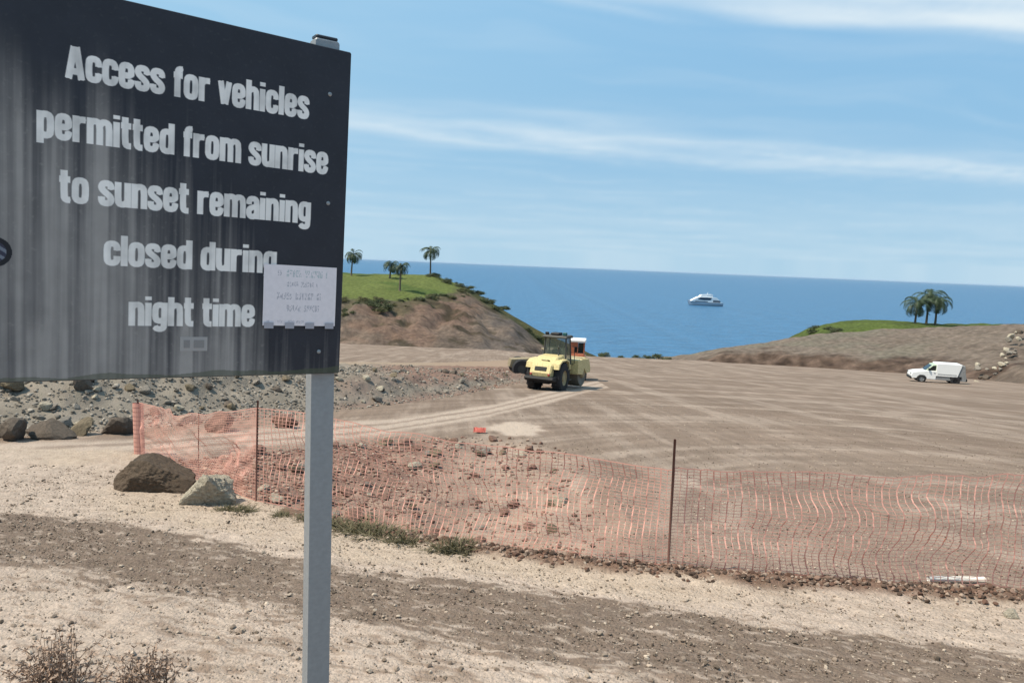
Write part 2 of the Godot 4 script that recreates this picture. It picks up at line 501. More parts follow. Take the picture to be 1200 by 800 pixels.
func tube(st: SurfaceTool, pts: PackedVector3Array, radii: PackedFloat32Array, sides := 6) -> void:
	var prev := PackedVector3Array()
	for i in pts.size():
		var dir := (pts[mini(i + 1, pts.size() - 1)] - pts[maxi(i - 1, 0)]).normalized()
		var side := dir.cross(Vector3.UP if absf(dir.y) < 0.9 else Vector3.RIGHT).normalized()
		var up := side.cross(dir)
		var ring := PackedVector3Array()
		for s in sides:
			var a := TAU * s / sides
			ring.append(pts[i] + (side * cos(a) + up * sin(a)) * radii[i])
		if i > 0:
			for s in sides:
				quad(st, prev[s], prev[(s + 1) % sides], ring[(s + 1) % sides], ring[s])
		else:
			for s in range(1, sides - 1):
				for p in [ring[0], ring[s], ring[s + 1]]: st.add_vertex(p)
		prev = ring
	for s in range(1, sides - 1):
		for p in [prev[0], prev[s + 1], prev[s]]: st.add_vertex(p)

func rod(a: Vector3, b: Vector3, r: float, sides := 8) -> ArrayMesh:
	var st := begin(false)
	tube(st, PackedVector3Array([a, b]), PackedFloat32Array([r, r]), sides)
	return done(st)

# ---------------------------------------------------------------- rocks
func icosphere(level: int) -> Array:
	var t := (1.0 + sqrt(5.0)) / 2.0
	var v := PackedVector3Array()
	for p in [[-1, t, 0], [1, t, 0], [-1, -t, 0], [1, -t, 0], [0, -1, t], [0, 1, t], [0, -1, -t], [0, 1, -t], [t, 0, -1], [t, 0, 1], [-t, 0, -1], [-t, 0, 1]]:
		v.append(Vector3(p[0], p[1], p[2]).normalized())
	var f := PackedInt32Array([0, 11, 5, 0, 5, 1, 0, 1, 7, 0, 7, 10, 0, 10, 11, 1, 5, 9, 5, 11, 4, 11, 10, 2, 10, 7, 6, 7, 1, 8, 3, 9, 4, 3, 4, 2, 3, 2, 6, 3, 6, 8, 3, 8, 9, 4, 9, 5, 2, 4, 11, 6, 2, 10, 8, 6, 7, 9, 8, 1])
	for l in level:
		var mid := {}
		var g := PackedInt32Array()
		for k in range(0, f.size(), 3):
			var m := PackedInt32Array()
			for e in 3:
				var a := f[k + e]
				var b := f[k + (e + 1) % 3]
				var key := mini(a, b) * 100000 + maxi(a, b)
				if not mid.has(key):
					mid[key] = v.size()
					v.append(((v[a] + v[b]) * 0.5).normalized())
				m.append(mid[key])
			g.append_array([f[k], m[0], m[2], f[k + 1], m[1], m[0], f[k + 2], m[2], m[1], m[0], m[1], m[2]])
		f = g
	return [v, f]

# a broken stone: a ball cut by planes, then roughened
func rock_mesh(level: int, cuts: int, rough: float, planes: Array = [], shape := Vector3.ONE) -> ArrayMesh:
	var ico := icosphere(level)
	var v: PackedVector3Array = ico[0]
	var f: PackedInt32Array = ico[1]
	var ps := planes.duplicate()
	for i in cuts:
		var n := Vector3(rng.randfn(), rng.randfn(), rng.randfn()).normalized()
		ps.append([n, rng.randf_range(0.42, 0.85)])
	var off := Vector3(rng.randf() * 100.0, rng.randf() * 100.0, 0.0)
	for i in v.size():
		var n := v[i]
		var r := 1.0
		for p in ps:
			var dt: float = n.dot(p[0])
			if dt > 0.02: r = minf(r, p[1] / dt)
		var q := n * 40.0 + off
		r *= 1.0 + rough * (noise_mid.get_noise_3d(q.x, q.y, q.z) + 0.6 * noise_mid.get_noise_3d(q.x * 3.0, q.y * 3.0, q.z * 3.0))
		v[i] = n * r * shape
	var st := begin(true)
	for k in range(0, f.size(), 3):
		for o in [0, 2, 1]: st.add_vertex(v[f[k + o]])
	return done(st)

func put_rock(called: String, mesh: Mesh, mat: Material, at: Vector3, size: Vector3, label: String, group: String, bury := 0.3, turn := -1.0) -> MeshInstance3D:
	var o := part(called, mesh, mat, self)
	o.position = at + Vector3(0, size.y * (0.5 - bury), 0)
	o.rotation = Vector3(rng.randf_range(-0.25, 0.25), rng.randf() * TAU if turn < 0.0 else turn, rng.randf_range(-0.25, 0.25))
	o.scale = size * 0.5 / 0.85
	tag(o, label, "rock", group)
	return o

func scatter(called: String, mesh: Mesh, mat: Material, label: String, category: String, count: int, place: Callable) -> void:
	var mm := MultiMesh.new()
	mm.transform_format = MultiMesh.TRANSFORM_3D
	mm.use_colors = true
	mm.mesh = mesh
	mm.instance_count = count
	var i := 0
	var guard := 0
	while i < count and guard < count * 12:
		guard += 1
		var r = place.call()
		if r == null: continue
		mm.set_instance_transform(i, r[0])
		mm.set_instance_color(i, r[1])
		i += 1
	mm.visible_instance_count = i
	var o := MultiMeshInstance3D.new()
	o.name = numbered(called)
	o.multimesh = mm
	o.material_override = mat
	add_child(o, true)
	tag(o, label, category, "", "stuff")

func stone_at(x: float, d: float, size: float, c: Vector3, spread := 0.3) -> Array:
	var b := Basis.from_euler(Vector3(rng.randf() * TAU, rng.randf() * TAU, rng.randf() * TAU)).scaled(Vector3(1, rng.randf_range(0.55, 0.9), rng.randf_range(0.7, 1.2)) * size)
	var k := 1.0 + rng.randf_range(-spread, spread)
	return [Transform3D(b, Vector3(x, ground(x, d) + size * 0.25, -d)), Color(c.x * k, c.y * k, c.z * k)]

const look := {"rock_dark": "dark brown", "rock_pale": "pale", "rock_grey": "grey", "rock_earth": "olive brown", "rock_red": "reddish"}

func size_word(s: float, a: float, b: float) -> String:
	return "small" if s < a else "medium-sized" if s < b else "large"

func build_rocks() -> void:
	for i in 10: rock_big.append(rock_mesh(2, 12, 0.06))
	for i in 5: rock_small.append(rock_mesh(2, 9, 0.05))
	# two boulders that close the near road
	var dark_planes := [[Vector3(-0.08, 1, 0.16).normalized(), 0.80], [Vector3(0.60, 0.80, 0.0).normalized(), 0.56], [Vector3(0.05, -0.08, 1).normalized(), 0.50], [Vector3(-0.72, 0.25, 0.62).normalized(), 0.66], [Vector3(-0.86, 0.5, 0.0).normalized(), 0.80], [Vector3(0, -1, 0), 0.5], [Vector3(0.45, 0.35, 0.8).normalized(), 0.52], [Vector3(-0.15, 0.55, 0.8).normalized(), 0.62]]
	var bm := rock_mesh(4, 0, 0.10, dark_planes)
	var o := part("boulder", bm, M.rock_brown, self)
	o.scale = Vector3(0.59, 0.36, 0.44)
	o.position = on_ground(170, 578) + Vector3(0, 0.14, -0.25)
	o.rotation = Vector3(0.0, 0.08, 0.0)
	tag(o, "large dark brown angular boulder beside the dirt road", "boulder")
	var pale_planes := [[Vector3(-0.66, 0.74, 0.2).normalized(), 0.46], [Vector3(0.85, 0.5, 0.1).normalized(), 0.60], [Vector3(0.35, -0.55, 1).normalized(), 0.30], [Vector3(0, -1, 0), 0.5], [Vector3(-0.35, 0.55, 0.8).normalized(), 0.55]]
	o = part("boulder", rock_mesh(4, 1, 0.20, pale_planes), M.rock_pale, self)
	o.scale = Vector3(0.39, 0.40, 0.32)
	o.position = on_ground(234, 594) + Vector3(0, 0.13, -0.2)
	o.rotation = Vector3(0.0, -0.1, 0.10)
	tag(o, "pale weathered boulder leaning beside the large dark boulder", "boulder")
	# row of boulders at the foot of the rubble bank
	var row := [
		[14, 515, 0.75, 0.52, "dark", "broad dark boulder with a flat top in the row below rubble bank"],
		[60, 513, 0.85, 0.46, "dark", "long low dark boulder in the row below rubble bank"],
		[97, 509, 0.40, 0.42, "earth", "small olive brown boulder between dark ones below rubble bank"],
		[136, 508, 0.78, 0.52, "dark", "dark slanting boulder next to the end of orange netting"],
		[20, 488, 0.55, 0.40, "earth", "brown boulder perched behind the row below rubble bank"],
		[98, 487, 0.42, 0.36, "dark", "dark boulder perched behind the olive brown one"],
		[257, 505, 0.95, 0.50, "red", "wide low reddish boulder seen through orange netting"],
		[333, 501, 0.55, 0.45, "red", "peaked reddish boulder seen through netting next to sign post"]]
	for i in row.size():
		var a: Array = row[i]
		put_rock("boulder", rock_big[i % rock_big.size()], M["rock_" + a[4]], on_ground(a[0], a[1]), Vector3(a[2], a[3], 0.6), a[5], "", 0.22)
	# single stones that can be picked out on the bank
	for i in 110:
		var x := rng.randf_range(-12.5, 0.4)
		var k := column(x)
		var d := k[3] + pow(rng.randf(), 1.3) * 8.0 + 0.4
		if k[4] < 0.25 or (x > -4.0 and i % 2 == 0): continue
		var s := rng.randf_range(0.12, 0.36) * (1.0 if rng.randf() < 0.85 else 1.4)
		var kind: String = ["rock_dark", "rock_pale", "rock_grey", "rock_grey", "rock_earth"][rng.randi() % 5]
		put_rock("rock", rock_big[rng.randi() % 10], M[kind], Vector3(x, ground(x, d), -d), Vector3(s, s * rng.randf_range(0.5, 0.8), s * rng.randf_range(0.7, 1.0)), "%s %s rock lying on the grey rubble bank" % [size_word(s, 0.22, 0.34), look[kind]], "rocks on the rubble bank", 0.25)
	# on the stony far side of the ditch
	for i in 90:
		var x := rng.randf_range(-5.6, 1.0)
		var k := column(x)
		var d := lerpf(k[0], k[1], rng.randf_range(0.12, 0.98))
		if k[2] < 0.15: continue
		var s := rng.randf_range(0.09, 0.30)
		var kind: String = ["rock_red", "rock_red", "rock_pale", "rock_earth", "rock_grey"][rng.randi() % 5]
		put_rock("rock", rock_big[rng.randi() % 10], M[kind], Vector3(x, ground(x, d), -d), Vector3(s * 1.2, s * 0.7, s), "%s %s broken stone on the red earth of the ditch" % [size_word(s, 0.14, 0.22), look[kind]], "stones in the red ditch", 0.25)
	# on the mound at the right, near the van
	for i in 26:
		var px := rng.randf_range(1135, 1200)
		var py := lerpf(446.0, 392.0, (px - 1135.0) / 65.0) + rng.randf_range(-12, 18)
		if py > 446.0: py = 446.0
		var d := lerpf(66.0, 90.0, clampf((450.0 - py) / 70.0, 0.0, 1.0))
		var p := at_depth(px, py, d)
		var s := rng.randf_range(0.3, 0.95)
		var kind: String = ["rock_dark", "rock_pale", "rock_grey"][rng.randi() % 3]
		put_rock("rock", rock_big[rng.randi() % 10], M[kind], p + Vector3(0, -0.3, 0), Vector3(s, s * 0.75, s), "%s %s rock on the slope of the earth mound beyond the van" % [size_word(s, 0.5, 0.75), look[kind]], "rocks on the earth mound", 0.1)
	put_rock("rock", rock_big[3], M.rock_pale, on_ground(1187, 724), Vector3(0.13, 0.10, 0.12), "small pale stone on the sandy edge of the dirt road", "", 0.2)
	# rubble and gravel that nobody could count
	var tones := [Vector3(0.235, 0.205, 0.172), Vector3(0.29, 0.255, 0.215), Vector3(0.17, 0.147, 0.122), Vector3(0.235, 0.15, 0.115)]
	scatter("rubble", rock_small[0], M.gravel, "grey broken stones heaped on the bank beyond the haul road", "rubble", 9000, func():
		var x := rng.randf_range(-14.0, 1.5)
		var k := column(x)
		if k[4] < 0.2 * rng.randf() + 0.1 or (x > -5.5 and rng.randf() < 0.62): return null
		var d := k[3] + pow(rng.randf(), 1.2) * 12.0
		return stone_at(x, d, rng.randf_range(0.012, 0.060) * (1.0 if rng.randf() < 0.94 else 1.8), tones[rng.randi() % (3 if x < -2.5 else 4)]))
	var reds := [Vector3(0.22, 0.125, 0.095), Vector3(0.33, 0.25, 0.195), Vector3(0.15, 0.095, 0.072), Vector3(0.25, 0.185, 0.145)]
	scatter("rubble", rock_small[1], M.gravel, "small reddish stones strewn over the ditch behind the netting", "rubble", 3600, func():
		var x := rng.randf_range(-5.8, 1.8)
		var k := column(x)
		if k[2] < 0.05 + 0.2 * rng.randf() or (x > -1.3 and rng.randf() < 0.6): return null
		return stone_at(x, lerpf(k[0], k[1], rng.randf_range(0.02, 1.0)), rng.randf_range(0.010, 0.055), reds[rng.randi() % 4]))
	scatter("clods", rock_small[2], M.gravel, "clods of dark reddish soil along the foot of the netting", "soil", 2600, func():
		var x := rng.randf_range(-2.6, 7.5)
		var d := tab(NLX, NLD, x) - 0.1 + rng.randfn() * 0.11
		return stone_at(x, d, rng.randf_range(0.006, 0.036), [Vector3(0.13, 0.075, 0.054), Vector3(0.20, 0.13, 0.098), Vector3(0.085, 0.058, 0.044), Vector3(0.27, 0.20, 0.155)][rng.randi() % 4]))
	scatter("clods", rock_small[0], M.gravel, "dark crumbs of damp soil turned up along the near road", "soil", 7000, func():
		var x := rng.randf_range(-7.5, 5.6)
		var up := tab(DUX, DUD, x)
		var lo := tab(DLX, DLD, x)
		var d := lerpf(lo, up, 0.52 + rng.randfn() * 0.32)
		if d < 4.2 or absf(x) > 0.72 * d + 0.8: return null
		return stone_at(x, d, 0.003 + 0.011 * pow(rng.randf(), 2.5), [Vector3(0.105, 0.078, 0.060), Vector3(0.135, 0.10, 0.077), Vector3(0.19, 0.145, 0.113)][rng.randi() % 3]))
	var tans := [Vector3(0.33, 0.262, 0.205), Vector3(0.24, 0.185, 0.145), Vector3(0.15, 0.115, 0.088), Vector3(0.38, 0.31, 0.245)]
	scatter("gravel", rock_small[3], M.gravel, "fine gravel strewn over the near dirt road", "gravel", 22000, func():
		var x := rng.randf_range(-8.0, 7.0)
		var d := rng.randf_range(4.0, 12.0)
		if absf(x) > 0.75 * d + 0.8 or d > tab(NLX, NLD, x): return null
		return stone_at(x, d, rng.randf_range(0.003, 0.010) + (rng.randf_range(0.004, 0.020) if rng.randf() < 0.07 else 0.0), tans[rng.randi() % 4]))
	scatter("gravel", rock_small[4], M.gravel, "small stones strewn over the lot behind the netting", "gravel", 9000, func():
		var d := 7.0 + pow(rng.randf(), 1.5) * 22.0
		var x := rng.randf_range(-0.3, 0.85) * d
		if d < tab(NLX, NLD, x) + 0.15 or x < 0.2: return null
		return stone_at(x, d, rng.randf_range(0.006, 0.017), tans[rng.randi() % 4]))

# ---------------------------------------------------------------- plants
func palm_crown(fronds: int, length: float) -> ArrayMesh:
	var st := begin()
	for k in fronds:
		var az := TAU * k / fronds + rng.randf_range(-0.2, 0.2)
		var lift := rng.randf_range(-0.35, 1.35)
		var out := Vector3(cos(az), 0, sin(az))
		var side := Vector3(-sin(az), 0, cos(az))
		var p := Vector3.ZERO
		var el := lift
		var n := 10
		var seg := length * rng.randf_range(0.85, 1.1) / n
		for i in n:
			var dir := out * cos(el) + Vector3.UP * sin(el)
			var q := p + dir * seg
			var w := length * 0.21 * sin(PI * clampf((i + 0.8) / (n + 0.6), 0.0, 1.0))
			quad(st, p - side * 0.03, p + side * 0.03, q + side * 0.02, q - side * 0.02)
			for s in [-1.0, 1.0]:
				for h in 2:
					var a := p.lerp(q, h * 0.5)
					var tip: Vector3 = a + side * s * w + dir * w * 0.55 + Vector3.DOWN * w * rng.randf_range(0.25, 0.7)
					for e in [a, a + dir * seg * 0.45, tip]: st.add_vertex(e)
			p = q
			el -= 0.17 + 0.03 * i * rng.randf_range(0.5, 1.2)
	return done(st)

func palm(at: Vector3, height: float, crown: float, lean: float, label: String, group: String) -> void:
	var t := thing("palm_tree", label, "palm tree", at, rng.randf() * TAU, group)
	var st := begin(false)
	var pts := PackedVector3Array()
	var rad := PackedFloat32Array()
	for i in 9:
		var s := i / 8.0
		pts.append(Vector3(lean * s * s, -0.3 + (height + 0.3) * s, 0.0))
		rad.append(lerpf(0.24, 0.13, s) + (0.1 if i == 0 else 0.0))
	tube(st, pts, rad, 8)
	part("trunk", done(st), M.palm_trunk, t)
	var c := part("crown", palm_crown(28, crown), M.palm_leaf, t)
	c.position = Vector3(lean, height, 0)
	st = begin(false)
	tube(st, PackedVector3Array([Vector3(lean, height - 0.75, 0), Vector3(lean, height - 0.3, 0), Vector3(lean, height + 0.15, 0)]), PackedFloat32Array([0.16, 0.34, 0.12]), 8)
	part("crownshaft", done(st), M.palm_leaf, t)

func leaf_ball(radius: Vector3, leaves: int, size: float) -> ArrayMesh:
	var st := begin()
	var clumps := []
	for i in 9:
		var a := rng.randf() * TAU
		var r := sqrt(rng.randf()) * 0.75
		clumps.append(Vector3(cos(a) * r, rng.randf_range(0.15, 0.75) * (1.0 - 0.5 * r), sin(a) * r))
	for i in leaves:
		var c: Vector3 = clumps[rng.randi() % 9]
		var p := (c + Vector3(rng.randfn(), rng.randfn() * 0.8, rng.randfn()) * 0.17) * radius
		p.y = maxf(p.y, 0.02)
		var u := Vector3(rng.randfn(), rng.randfn(), rng.randfn()).normalized() * size * rng.randf_range(0.6, 1.3)
		var w := u.cross(Vector3(rng.randfn(), rng.randfn(), rng.randfn())).normalized() * size * 0.45
		quad(st, p - u, p - w, p + u, p + w)
	return done(st)

func shrub(at: Vector3, scale: Vector3, mesh: Mesh, mat: Material, stem_mesh: Mesh, label: String, group: String) -> void:
	var t := thing("shrub", label, "shrub", at, rng.randf() * TAU, group)
	t.scale = scale
	part("foliage", mesh, mat, t)
	part("stem", stem_mesh, M.twig, t)

func build_plants() -> void:
	# palms on the lawn of the hill
	var hp := [
		[412, 318, 298, 183.0, 3.3, "palm tree on the lawn partly hidden by the edge of the sign"],
		[457, 325, 311, 176.0, 3.0, "short dark palm beside its taller lower neighbour on the lawn"],
		[469, 335, 313, 156.0, 2.6, "palm standing lowest on the lawn slope of the hill"],
		[505, 322, 294, 184.0, 3.5, "tall lone palm at the seaward end of the hilltop lawn"]]
	for a in hp:
		var top := at_depth(a[0], a[2], a[3])
		var gy := hill_y(top.x, a[3])
		palm(Vector3(top.x, gy, -a[3]), maxf(2.0, top.y - gy), a[4], rng.randf_range(-0.5, 0.5), a[5], "palms on the hilltop lawn")
	var rp := [
		[1075, 356, 150.0, 4.0, "palm tree of the seaside group, standing on the side towards the yacht"],
		[1089, 347, 153.0, 4.4, "tallest middle palm of the group behind the earth mound"],
		[1099, 353, 151.0, 4.0, "palm tree of the group behind the mound, above the van"]]
	for a in rp:
		var top := at_depth(a[0], a[1], a[2])
		var gy := headland_y(top.x, a[2])
		palm(Vector3(top.x, gy, -a[2]), maxf(3.0, top.y - gy), a[3], rng.randf_range(-0.3, 0.3), a[4], "palms behind the earth mound")
	# scrub on the hill
	var balls: Array[ArrayMesh] = []
	for i in 4: balls.append(leaf_ball(Vector3(1, 1, 1), 620, 0.10))
	var st := begin(false)
	for i in 5:
		var a := TAU * i / 5.0
		tube(st, PackedVector3Array([Vector3(0, -0.25, 0), Vector3(cos(a) * 0.2, 0.25, sin(a) * 0.2), Vector3(cos(a) * 0.5, 0.6, sin(a) * 0.5)]), PackedFloat32Array([0.05, 0.03, 0.012]), 5)
	var stems := done(st)
	for i in 70:
		var x := rng.randf_range(-46.0, -10.0)
		var d := tab(LPX, LPD, x) + 2.5 * noise_mid.get_noise_2d(x * 2.5, 40.0) + rng.randf_range(-6.5, 2.0)
		if i > 34: d -= rng.randf_range(0.0, 6.0)
		var s := rng.randf_range(0.6, 1.7)
		shrub(Vector3(x, hill_y(x, d) - 0.15, -d), Vector3(s * 1.2, s * 0.7, s), balls[i % 4], M.scrub if i % 3 else M.scrub_dry, stems, ("%s dark green shrub along the brow below the hilltop lawn" if i % 3 else "%s dry olive shrub along the brow below the hilltop lawn") % size_word(s, 1.1, 1.6), "shrubs along the brow of the hill")
	for i in 34:
		var x := rng.randf_range(-22.0, 6.0)
		var d := tab(CRX, CRD, x) + rng.randf_range(-5.0, 3.0)
		var s := rng.randf_range(0.7, 1.7)
		shrub(Vector3(x, hill_y(x, d) - 0.15, -d), Vector3(s * 1.3, s * 0.65, s), balls[i % 4], M.scrub, stems, "%s low dark shrub on the ridge running down to the sea" % size_word(s, 1.0, 1.4), "shrubs on the seaward ridge")
	for i in 16:
		var x := rng.randf_range(58.0, 66.0)
		var d := rng.randf_range(140.0, 156.0)
		var s := rng.randf_range(0.9, 1.6)
		shrub(Vector3(x, headland_y(x, d) - 0.2, -d), Vector3(s * 1.3, s * 0.7, s), balls[i % 4], M.scrub, stems, "rounded shrub at the seaward end of the low headland", "shrubs on the headland")
	for a in [[708, 417, 1.1], [728, 418, 0.6], [746, 418, 0.8], [758, 419, 0.8], [771, 418, 1.25], [784, 419, 0.6]]:
		var p := at_depth(a[0], a[1], 103.0)
		var s: float = a[2]
		shrub(Vector3(p.x, ground(p.x, 103.0) - 0.1, -103.0), Vector3(s * 1.2, s * 0.8, s), balls[0], M.scrub, stems, "small dark shrub on the edge of the lot against the sea", "shrubs along the edge of the lot")
	# weeds along the lip of the ditch
	var tuft := begin()
	for i in 260:
		var a := rng.randf() * TAU
		var r := sqrt(rng.randf()) * 0.75
		var p := Vector3(cos(a) * r, 0, sin(a) * r)
		var lean := Vector3(rng.randfn() * 0.5, rng.randf_range(0.25, 1.0) * (1.1 - r), rng.randfn() * 0.5)
		var w := Vector3(rng.randfn(), 0, rng.randfn()).normalized() * 0.035
		quad(tuft, p - w, p + w, p + lean * 0.6 + w * 0.7, p + lean * 0.6 - w * 0.7)
		for e in [p + lean * 0.6 - w * 0.7, p + lean * 0.6 + w * 0.7, p + lean]: tuft.add_vertex(e)
	var tuft_mesh := done(tuft)
	for a in [[268, 597, 0.16], [285, 600, 0.15], [380, 612, 0.18], [402, 618, 0.22], [424, 623, 0.24], [446, 628, 0.22], [468, 633, 0.20], [486, 637, 0.15], [528, 641, 0.20], [543, 643, 0.18], [330, 605, 0.14], [355, 609, 0.14]]:
		var p := on_ground(a[0], a[1])
		var o := part("weed", tuft_mesh, M.weed, self)
		o.position = p + Vector3(0, -0.02, 0)
		o.scale = Vector3(a[2] * 1.5, a[2] * 0.75, a[2] * 1.1)
		o.rotation.y = rng.randf() * TAU
		tag(o, "low olive green weed on the lip of the ditch", "weed", "weeds along the ditch")
	# dry shrubs under the sign
	for a in [[-2.80, 4.46, 0.47, "dry brown shrub with curled twigs, the fuller one, under the sign"], [-2.22, 4.42, 0.40, "thin dry shrub with twigs leaning towards the sign post"]]:
		var t := thing("dry_shrub", a[3], "shrub", Vector3(a[0], ground(a[0], a[1]), -a[1]))
		var tw := begin(false)
		var lf := begin()
		for i in 130:
			var az := rng.randf() * TAU
			var el := rng.randf_range(0.35, 1.5)
			var p := Vector3(rng.randfn() * 0.05, -0.02, rng.randfn() * 0.05)
			var pts := PackedVector3Array([p])
			var rad := PackedFloat32Array([0.005])
			var n := 6
			var seg: float = a[2] * rng.randf_range(0.55, 1.0) / n
			for q in n:
				az += rng.randfn() * 0.35
				el = clampf(el + rng.randfn() * 0.40, -0.5, 1.5)
				p += Vector3(cos(az) * cos(el), sin(el), sin(az) * cos(el)) * seg
				pts.append(p)
				rad.append(lerpf(0.0042, 0.0014, (q + 1.0) / n))
				if q > 1:
					for z in 5:
						var u := Vector3(rng.randfn(), rng.randfn() + 0.4, rng.randfn()).normalized() * rng.randf_range(0.014, 0.040)
						var w := u.cross(Vector3(rng.randfn(), rng.randfn(), rng.randfn())).normalized() * 0.006
						quad(lf, p, p + u * 0.5 + w, p + u, p + u * 0.5 - w)
			tube(tw, pts, rad, 4)
		part("twigs", done(tw), M.twig, t)
		part("leaves", done(lf), M.dry_leaf, t)

# ---------------------------------------------------------------- orange safety fence
func net_point(a: Vector3, b: Vector3, s: float, h: float, ha: float, hb: float, sag: float, seed_v: float) -> Vector3:
	var p := a.lerp(b, s)
	var len := a.distance_to(b)
	var along := (b - a).normalized()
	var across := Vector3(-along.z, 0, along.x)
	var pin := sin(PI * s)
	var tall := lerpf(ha, hb, s) - sag * pin + 0.05 * noise_mid.get_noise_2d(s * len * 22.0, seed_v) * pin
	var g := ground(p.x, -p.z)
	var y := g + 0.015 + tall * h
	var wave := noise_mid.get_noise_2d(s * len * 13.0 + h * 14.0, seed_v + 20.0 + h * 30.0)
	var fold := noise_mid.get_noise_2d(s * len * 6.0 - h * 24.0, seed_v + 90.0)
	p += across * (wave * 0.22 + fold * 0.20) * sin(PI * clampf(h * 0.9 + 0.06, 0.0, 1.0)) * smoothstep(0.0, 0.08, s) * smoothstep(1.0, 0.92, s)
	p += along * (0.10 * noise_mid.get_noise_2d(s * len * 9.0, h * 40.0 + seed_v) + 0.03 * sin(h * 9.0 + s * len * 1.3)) * pin
	p.y = y + fold * 0.03 * pin
	return p

func netting(a: Vector3, b: Vector3, ha: float, hb: float, sag: float, seed_v: float, dense: float) -> ArrayMesh:
	var st := begin()
	var len := a.distance_to(b)
	var nu := int(len / (0.07 / dense))
	var nv := 30
	var pts: Array[PackedVector3Array] = []
	for i in nu + 1:
		var col := PackedVector3Array()
		for j in nv + 1:
			col.append(net_point(a, b, float(i) / nu, float(j) / nv, ha, hb, sag, seed_v))
		pts.append(col)
	var along := (b - a).normalized()
	for i in nu + 1:
		var w := along * (0.0066 if i % 2 == 0 else 0.0032)
		for j in nv:
			quad(st, pts[i][j] - w, pts[i][j] + w, pts[i][j + 1] + w, pts[i][j + 1] - w)
	for j in nv + 1:
		var w := Vector3(0, 0.0060 if j == nv or j == 0 else 0.0030, 0)
		for i in nu:
			quad(st, pts[i][j] - w, pts[i][j] + w, pts[i + 1][j] + w, pts[i + 1][j] - w)
	return done(st)

func build_fence() -> void:
	var f := thing("safety_fence", "orange plastic safety netting strung on rusty rods along the ditch and lot", "fence", Vector3.ZERO)
	var p0 := on_ground(163, 531)
	var p1 := Vector3(-3.46, 0, -10.03)
	var p2 := Vector3(1.75, 0, -7.6)
	var p3 := Vector3(5.9, 0, -7.22)
	var p4 := Vector3(9.5, 0, -7.0)
	for p in [[p1, 1.42, 0.02], [p2, 1.36, -0.015], [p3, 1.35, 0.03], [p4, 1.3, 0.0]]:
		var q: Vector3 = p[0]
		q.y = ground(q.x, -q.z)
		var top: float = p[1]
		part("post", rod(q + Vector3(0, -0.2, 0), q + Vector3(p[2], top, 0), 0.0135, 8), M.rust, f)
	var mid := on_ground(232, 555)
	part("post", rod(mid + Vector3(0, -0.2, 0), mid + Vector3(0.01, 1.05, 0), 0.009, 6), M.rust, f)
	part("netting", netting(p0, p1, 0.93, 1.30, 0.10, 1.0, 2.2), M.net, f)
	part("netting", netting(p1, p2, 1.30, 1.02, -0.11, 7.0, 1.0), M.net, f)
	part("netting", netting(p2, p3, 1.04, 1.22, 0.02, 13.0, 1.0), M.net, f)
	part("netting", netting(p3, p4, 1.22, 1.15, 0.06, 19.0, 1.0), M.net, f)
	# the rolled-up end of the netting stands upright
	var st := begin()
	var spiral := PackedVector3Array()
	for i in 60:
		var a := i * 0.42
		var r := 0.105 - 0.0011 * i
		spiral.append(Vector3(cos(a) * r, 0, sin(a) * r * 0.7))
	for i in 59:
		for j in 12:
			var y0 := j * 0.08
			var y1 := y0 + 0.072
			var lean := Vector3(0.02, 0, 0)
			quad(st, spiral[i] + Vector3(0, y0, 0) - lean * y0, spiral[i + 1] + Vector3(0, y0, 0) - lean * y0, spiral[i + 1] + Vector3(0, y1, 0) - lean * y1, spiral[i] + Vector3(0, y1, 0) - lean * y1)
	var roll := part("netting_roll", done(st), M.net, f)
	roll.position = p0 + Vector3(0, -0.02, 0)
	part("post", rod(p0 + Vector3(0, -0.2, 0), p0 + Vector3(-0.02, 1.0, 0), 0.012, 6), M.rust, f)
	# a white pipe behind the netting and a scrap of red plastic at the road edge
	var pp := on_ground(1120, 684)
	st = begin(false)
	tube(st, PackedVector3Array([pp + Vector3(-0.30, 0.05, 0.02), pp + Vector3(0.32, 0.045, -0.03)]), PackedFloat32Array([0.032, 0.032]), 14)
	tag(part("pipe", done(st), M.white_plastic, self), "short white plastic pipe lying behind the orange netting", "pipe")
	var rag := on_ground(562, 507)
	st = begin()
	for i in 10:
		for j in 5:
			var q := []
			for o in [[0, 0], [1, 0], [1, 1], [0, 1]]:
				var u: float = (i + o[0]) / 10.0 - 0.5
				var w: float = (j + o[1]) / 5.0 - 0.5
				q.append(rag + Vector3(u * 0.30, 0.02 + 0.08 * absf(noise_fine.get_noise_2d(u * 160.0, w * 90.0)) + 0.10 * (1.0 - 4.0 * w * w), w * 0.25))
			quad(st, q[0], q[1], q[2], q[3])
	tag(part("plastic_scrap", done(st), M.red_plastic, self), "crumpled scrap of red plastic at the edge of haul road", "scrap")

# ---------------------------------------------------------------- the sign
var board_origin := Vector3(-0.76068, 3.70477, -3.4)      # top right corner of the board's face
var board_u := Vector3(0.82008, -0.02253, -0.57180)
var board_v := Vector3(0.01848, 0.99975, -0.01288)
const BOARD_W := 1.95
const BOARD_H := 1.432

